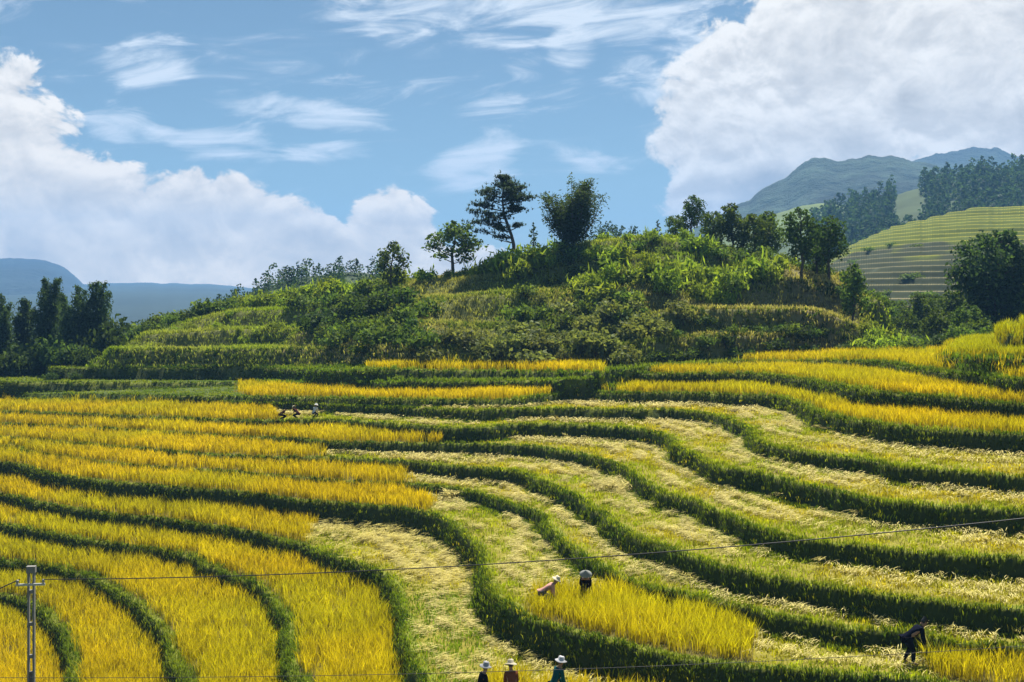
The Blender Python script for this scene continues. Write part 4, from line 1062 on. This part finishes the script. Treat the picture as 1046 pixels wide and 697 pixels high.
    if hair:
        hj = {'a': (hc - fw * .045 - dh * .05, (.055, .045)), 'b': (hc - fw * .02 + dh * .03, (.082, .085)), 'c': (ht + fw * .005 + dh * .012, (.066, .072))}
        link('hair', skin_mesh('hair', hj, [('a', 'b'), ('b', 'c')], 'b', M_HAIR), o)
    if hat:
        h = link('hat', lathe('hat', BRIM if hat == 'brim' else CONE, mat_plain('hat_straw', hatc, .8, .1, .15, 30.0), 22, .10 if hat == 'brim' else 0), o, hc + dh * (.06 if hat == 'brim' else .05))
        h.rotation_euler = (-ah - tilt, 0, 0)
    o.scale = Vector(o.scale) * size
    tag(o, label, 'person', group); return o
DK = cloth('black_cloth', (.008, .008, .010)); NAVY = cloth('navy_cloth', (.005, .006, .013)); TEAL = cloth('teal_cloth', (.010, .075, .085)); RUST = cloth('rust_cloth', (.17, .060, .028))
PINK = cloth('pink_cloth', (.50, .27, .22)); WHITE = cloth('white_cloth', (.62, .62, .60)); MAROON = cloth('maroon_cloth', (.07, .022, .02)); GREYC = cloth('grey_cloth', (.10, .10, .10))
person(490, 32.7, R(-70), 'person in black with a pale floppy hat at the left end of the front rice', DK, DK, 'brim', (.30, .30, .31), 22, .05)
person(523, 32.9, R(10), 'person in a rust brown top and cream hat bending behind the front rice', RUST, DK, 'brim', (.45, .40, .28), 26, .10)
person(567, 33.2, R(-62), 'person in a teal jacket and white sun hat reaping at the front rice', TEAL, DK, 'brim', (.48, .48, .48), 24, .08)
person(556, 39.7, R(-80), 'person in pale pink bent low at the left corner of the middle rice plot', PINK, GREYC, 'brim', (.62, .55, .38), 62, .16, ((.12, .42, .45), (.12, .42, .45)))
person(598, 40.6, R(178), 'person in black under a conical hat behind the middle rice plot', DK, DK, 'cone', (.22, .23, .21), 46, .2)
person(929, 33.5, R(-84), 'bareheaded person in navy and black bending to cut rice at lower right', NAVY, DK, None, (0, 0, 0), 58, .05, ((.08, .50, .50), (.08, .44, .58)), size=1.13)
FARG = 'three workers on the far harvested terrace'
person(287, 80.5, R(-75), 'leftmost of the three far workers, bent over in dark maroon', MAROON, DK, None, (0, 0, 0), 55, .30, size=.86)
person(304, 80.3, R(70), 'middle one of the three far workers, in a tilted straw cone hat', MAROON, DK, 'cone', (.62, .56, .38), 48, .28, None, True, .5, size=.86)
person(321, 80.5, R(-30), 'rightmost of the three far workers, in a white top and dark trousers', WHITE, DK, 'brim', (.66, .66, .62), 30, .26, size=.86)

def straw_bunch(name, n, L, spread, up, lab, cat, loc, grp=None):
    P = np.stack([np.clip(rng.normal(0, spread, n), -1.3 * spread, 1.3 * spread), np.clip(rng.normal(0, spread, n), -1.3 * spread, 1.3 * spread), np.clip(np.abs(rng.normal(0, up, n)), 0, up * 1.3)], -1); k = rng.uniform(.7, 1.2, (n, 1))
    V, Fc, C = blades(P, rng.uniform(0, 6.28, n), rng.uniform(1.3, 1.8, n), rng.uniform(.6, 1.1, n) * L, np.full(n, .035), np.array((.45, .40, .10)) * k, np.array((.62, .54, .20)) * k, None, (.93, 1.08))
    tag(link(name, np_mesh(name, V, Fc, C, [M_STRAW]), None, loc), lab, cat, grp)
p = at(932.5, 33.5)
def sheaf():
    n = 90; P = np.stack([rng.normal(0, .03, n), rng.normal(0, .03, n), rng.uniform(-.05, .05, n)], -1); k = rng.uniform(.8, 1.2, (n, 1))
    V, Fc, C = blades(P, rng.uniform(0, 6.28, n), rng.uniform(.1, .5, n), rng.uniform(.4, .6, n), np.full(n, .02), np.array((.42, .44, .12)) * k, np.array((.62, .58, .28)) * k)
    o = link('rice_sheaf', np_mesh('rice_sheaf', V, Fc, C, [M_STRAW]), None, p + Vector((.42, 0, .50))); o.rotation_euler = (0, R(-25), 0)
    tag(o, 'small pale sheaf of rice held in the hand of the bareheaded person', 'sheaf')
sheaf()
for px, D, lb in [(629, 56.5, 'larger heap of pale cut straw in the middle of the harvested terraces'), (622, 58.0, 'smaller heap of straw right behind the larger middle heap'),
                  (463, 61.5, 'small pale heap of straw at the bend of the left terraces')]:
    straw_bunch('straw_heap', 520 if 'larger' in lb else 260, .5, .55 if 'larger' in lb else .33, .28, lb, 'straw heap', at(px, D))

# ------------------------------------------------------------------ pole and cables
def pole():
    D = 40.0; b = at(32, D); top = CAMZ - (585 - YH) * D / F; H = top - b.z + .5
    e = empty('utility_pole', (b.x, b.y, b.z - .5), R(8)); mc = mat_plain('pole_concrete', (.20, .195, .18), .9, .1, .3, 5.0); md = mat_plain('pole_web_dark', (.14, .12, .10), .95, .1, .35, 6.0); ms = mat_plain('galvanised_steel', (.42, .43, .44), .5, .4, .2, 8.0, .5)
    mi = mat_plain('porcelain', (.32, .30, .28), .3, .5, .1)
    for s in (-1, 1): link('leg', box_mesh('leg', .065, .14, H, 0, mc, s * .085, 0), e)
    link('web', box_mesh('web', .105, .09, H * .44, 0, md), e)  # solid lower web, darker and browner than the legs
    z = H * .44 + .45
    while z < H - .5:
        link('rung', box_mesh('rung', .105, .10, .12, z, mc), e); z += 1.1
    link('cap', box_mesh('cap', .29, .20, .22, H, mc), e)
    br = link('bracket', box_mesh('bracket', .95, .06, .07, H - .42, ms, .0, -.115), e)
    for x in (-.42, .42):
        l = lathe('insulator', [(0, .14), (.03, .135), (.05, .10), (.035, .085), (.055, .06), (.035, .04), (.04, 0), (0, 0)], mi, 10); i = link('insulator', l, br, (x, -.115, H - .35))
    tag(e, 'weathered concrete utility pole of two legs with rungs at lower left', 'utility pole')
pole()
M_WIRE = mat_plain('cable_rubber', (.03, .03, .03), .6, .3, .1)
def cable(p0, p1, sag, r, label):
    def W(p): return np.array(((p[0] - CX) / F * p[2], p[2], CAMZ - (p[1] - YH) * p[2] / F))
    a, b = W(p0), W(p1); t = np.linspace(0, 1, 60)[:, None]
    P = a * (1 - t) + b * t; P[:, 2] -= (4 * sag * t * (1 - t))[:, 0]
    V, Fc, C = tube(P, np.full(60, r), 6)
    tag(link('power_cable', np_mesh('power_cable', V, Fc, None, [M_WIRE], True)), label, 'cable')
cable((45, 592, 39.9), (1300, 500, 30), .54, .017, 'long black cable from the pole sagging across the terraces to the right')
cable((20, 592, 39.9), (-260, 690, 36), .25, .02, 'black cable leaving the pole towards the left picture edge')
cable((-220, 690, 27), (1300, 640, 30), .48, .007, 'thin lower cable crossing in front of the lowest terraces')

# ------------------------------------------------------------------ air
def build_haze():
    bm = bmesh.new(); bmesh.ops.create_cube(bm, size=1.0)
    for v in bm.verts: v.co = Vector((v.co.x * 20000, v.co.y * 4300 + 1650, -10.5 + (v.co.z + .5) * 310))
    me = bpy.data.meshes.new('haze'); bm.to_mesh(me); bm.free()
    m = bpy.data.materials.new('haze_air'); m.use_nodes = True; nt = m.node_tree; nt.nodes.clear()
    out = nt.nodes.new('ShaderNodeOutputMaterial'); v = nt.nodes.new('ShaderNodeVolumePrincipled')
    v.inputs['Color'].default_value = (.22, .50, .96, 1); v.inputs['Density'].default_value = HAZE; v.inputs['Anisotropy'].default_value = 0.0
    nt.links.new(v.outputs[0], out.inputs['Volume']); me.materials.append(m)
    tag(link('haze', me), 'thin blue haze filling the valley air', 'haze', None, 'stuff')
HAZE = 3.0e-4
build_haze()
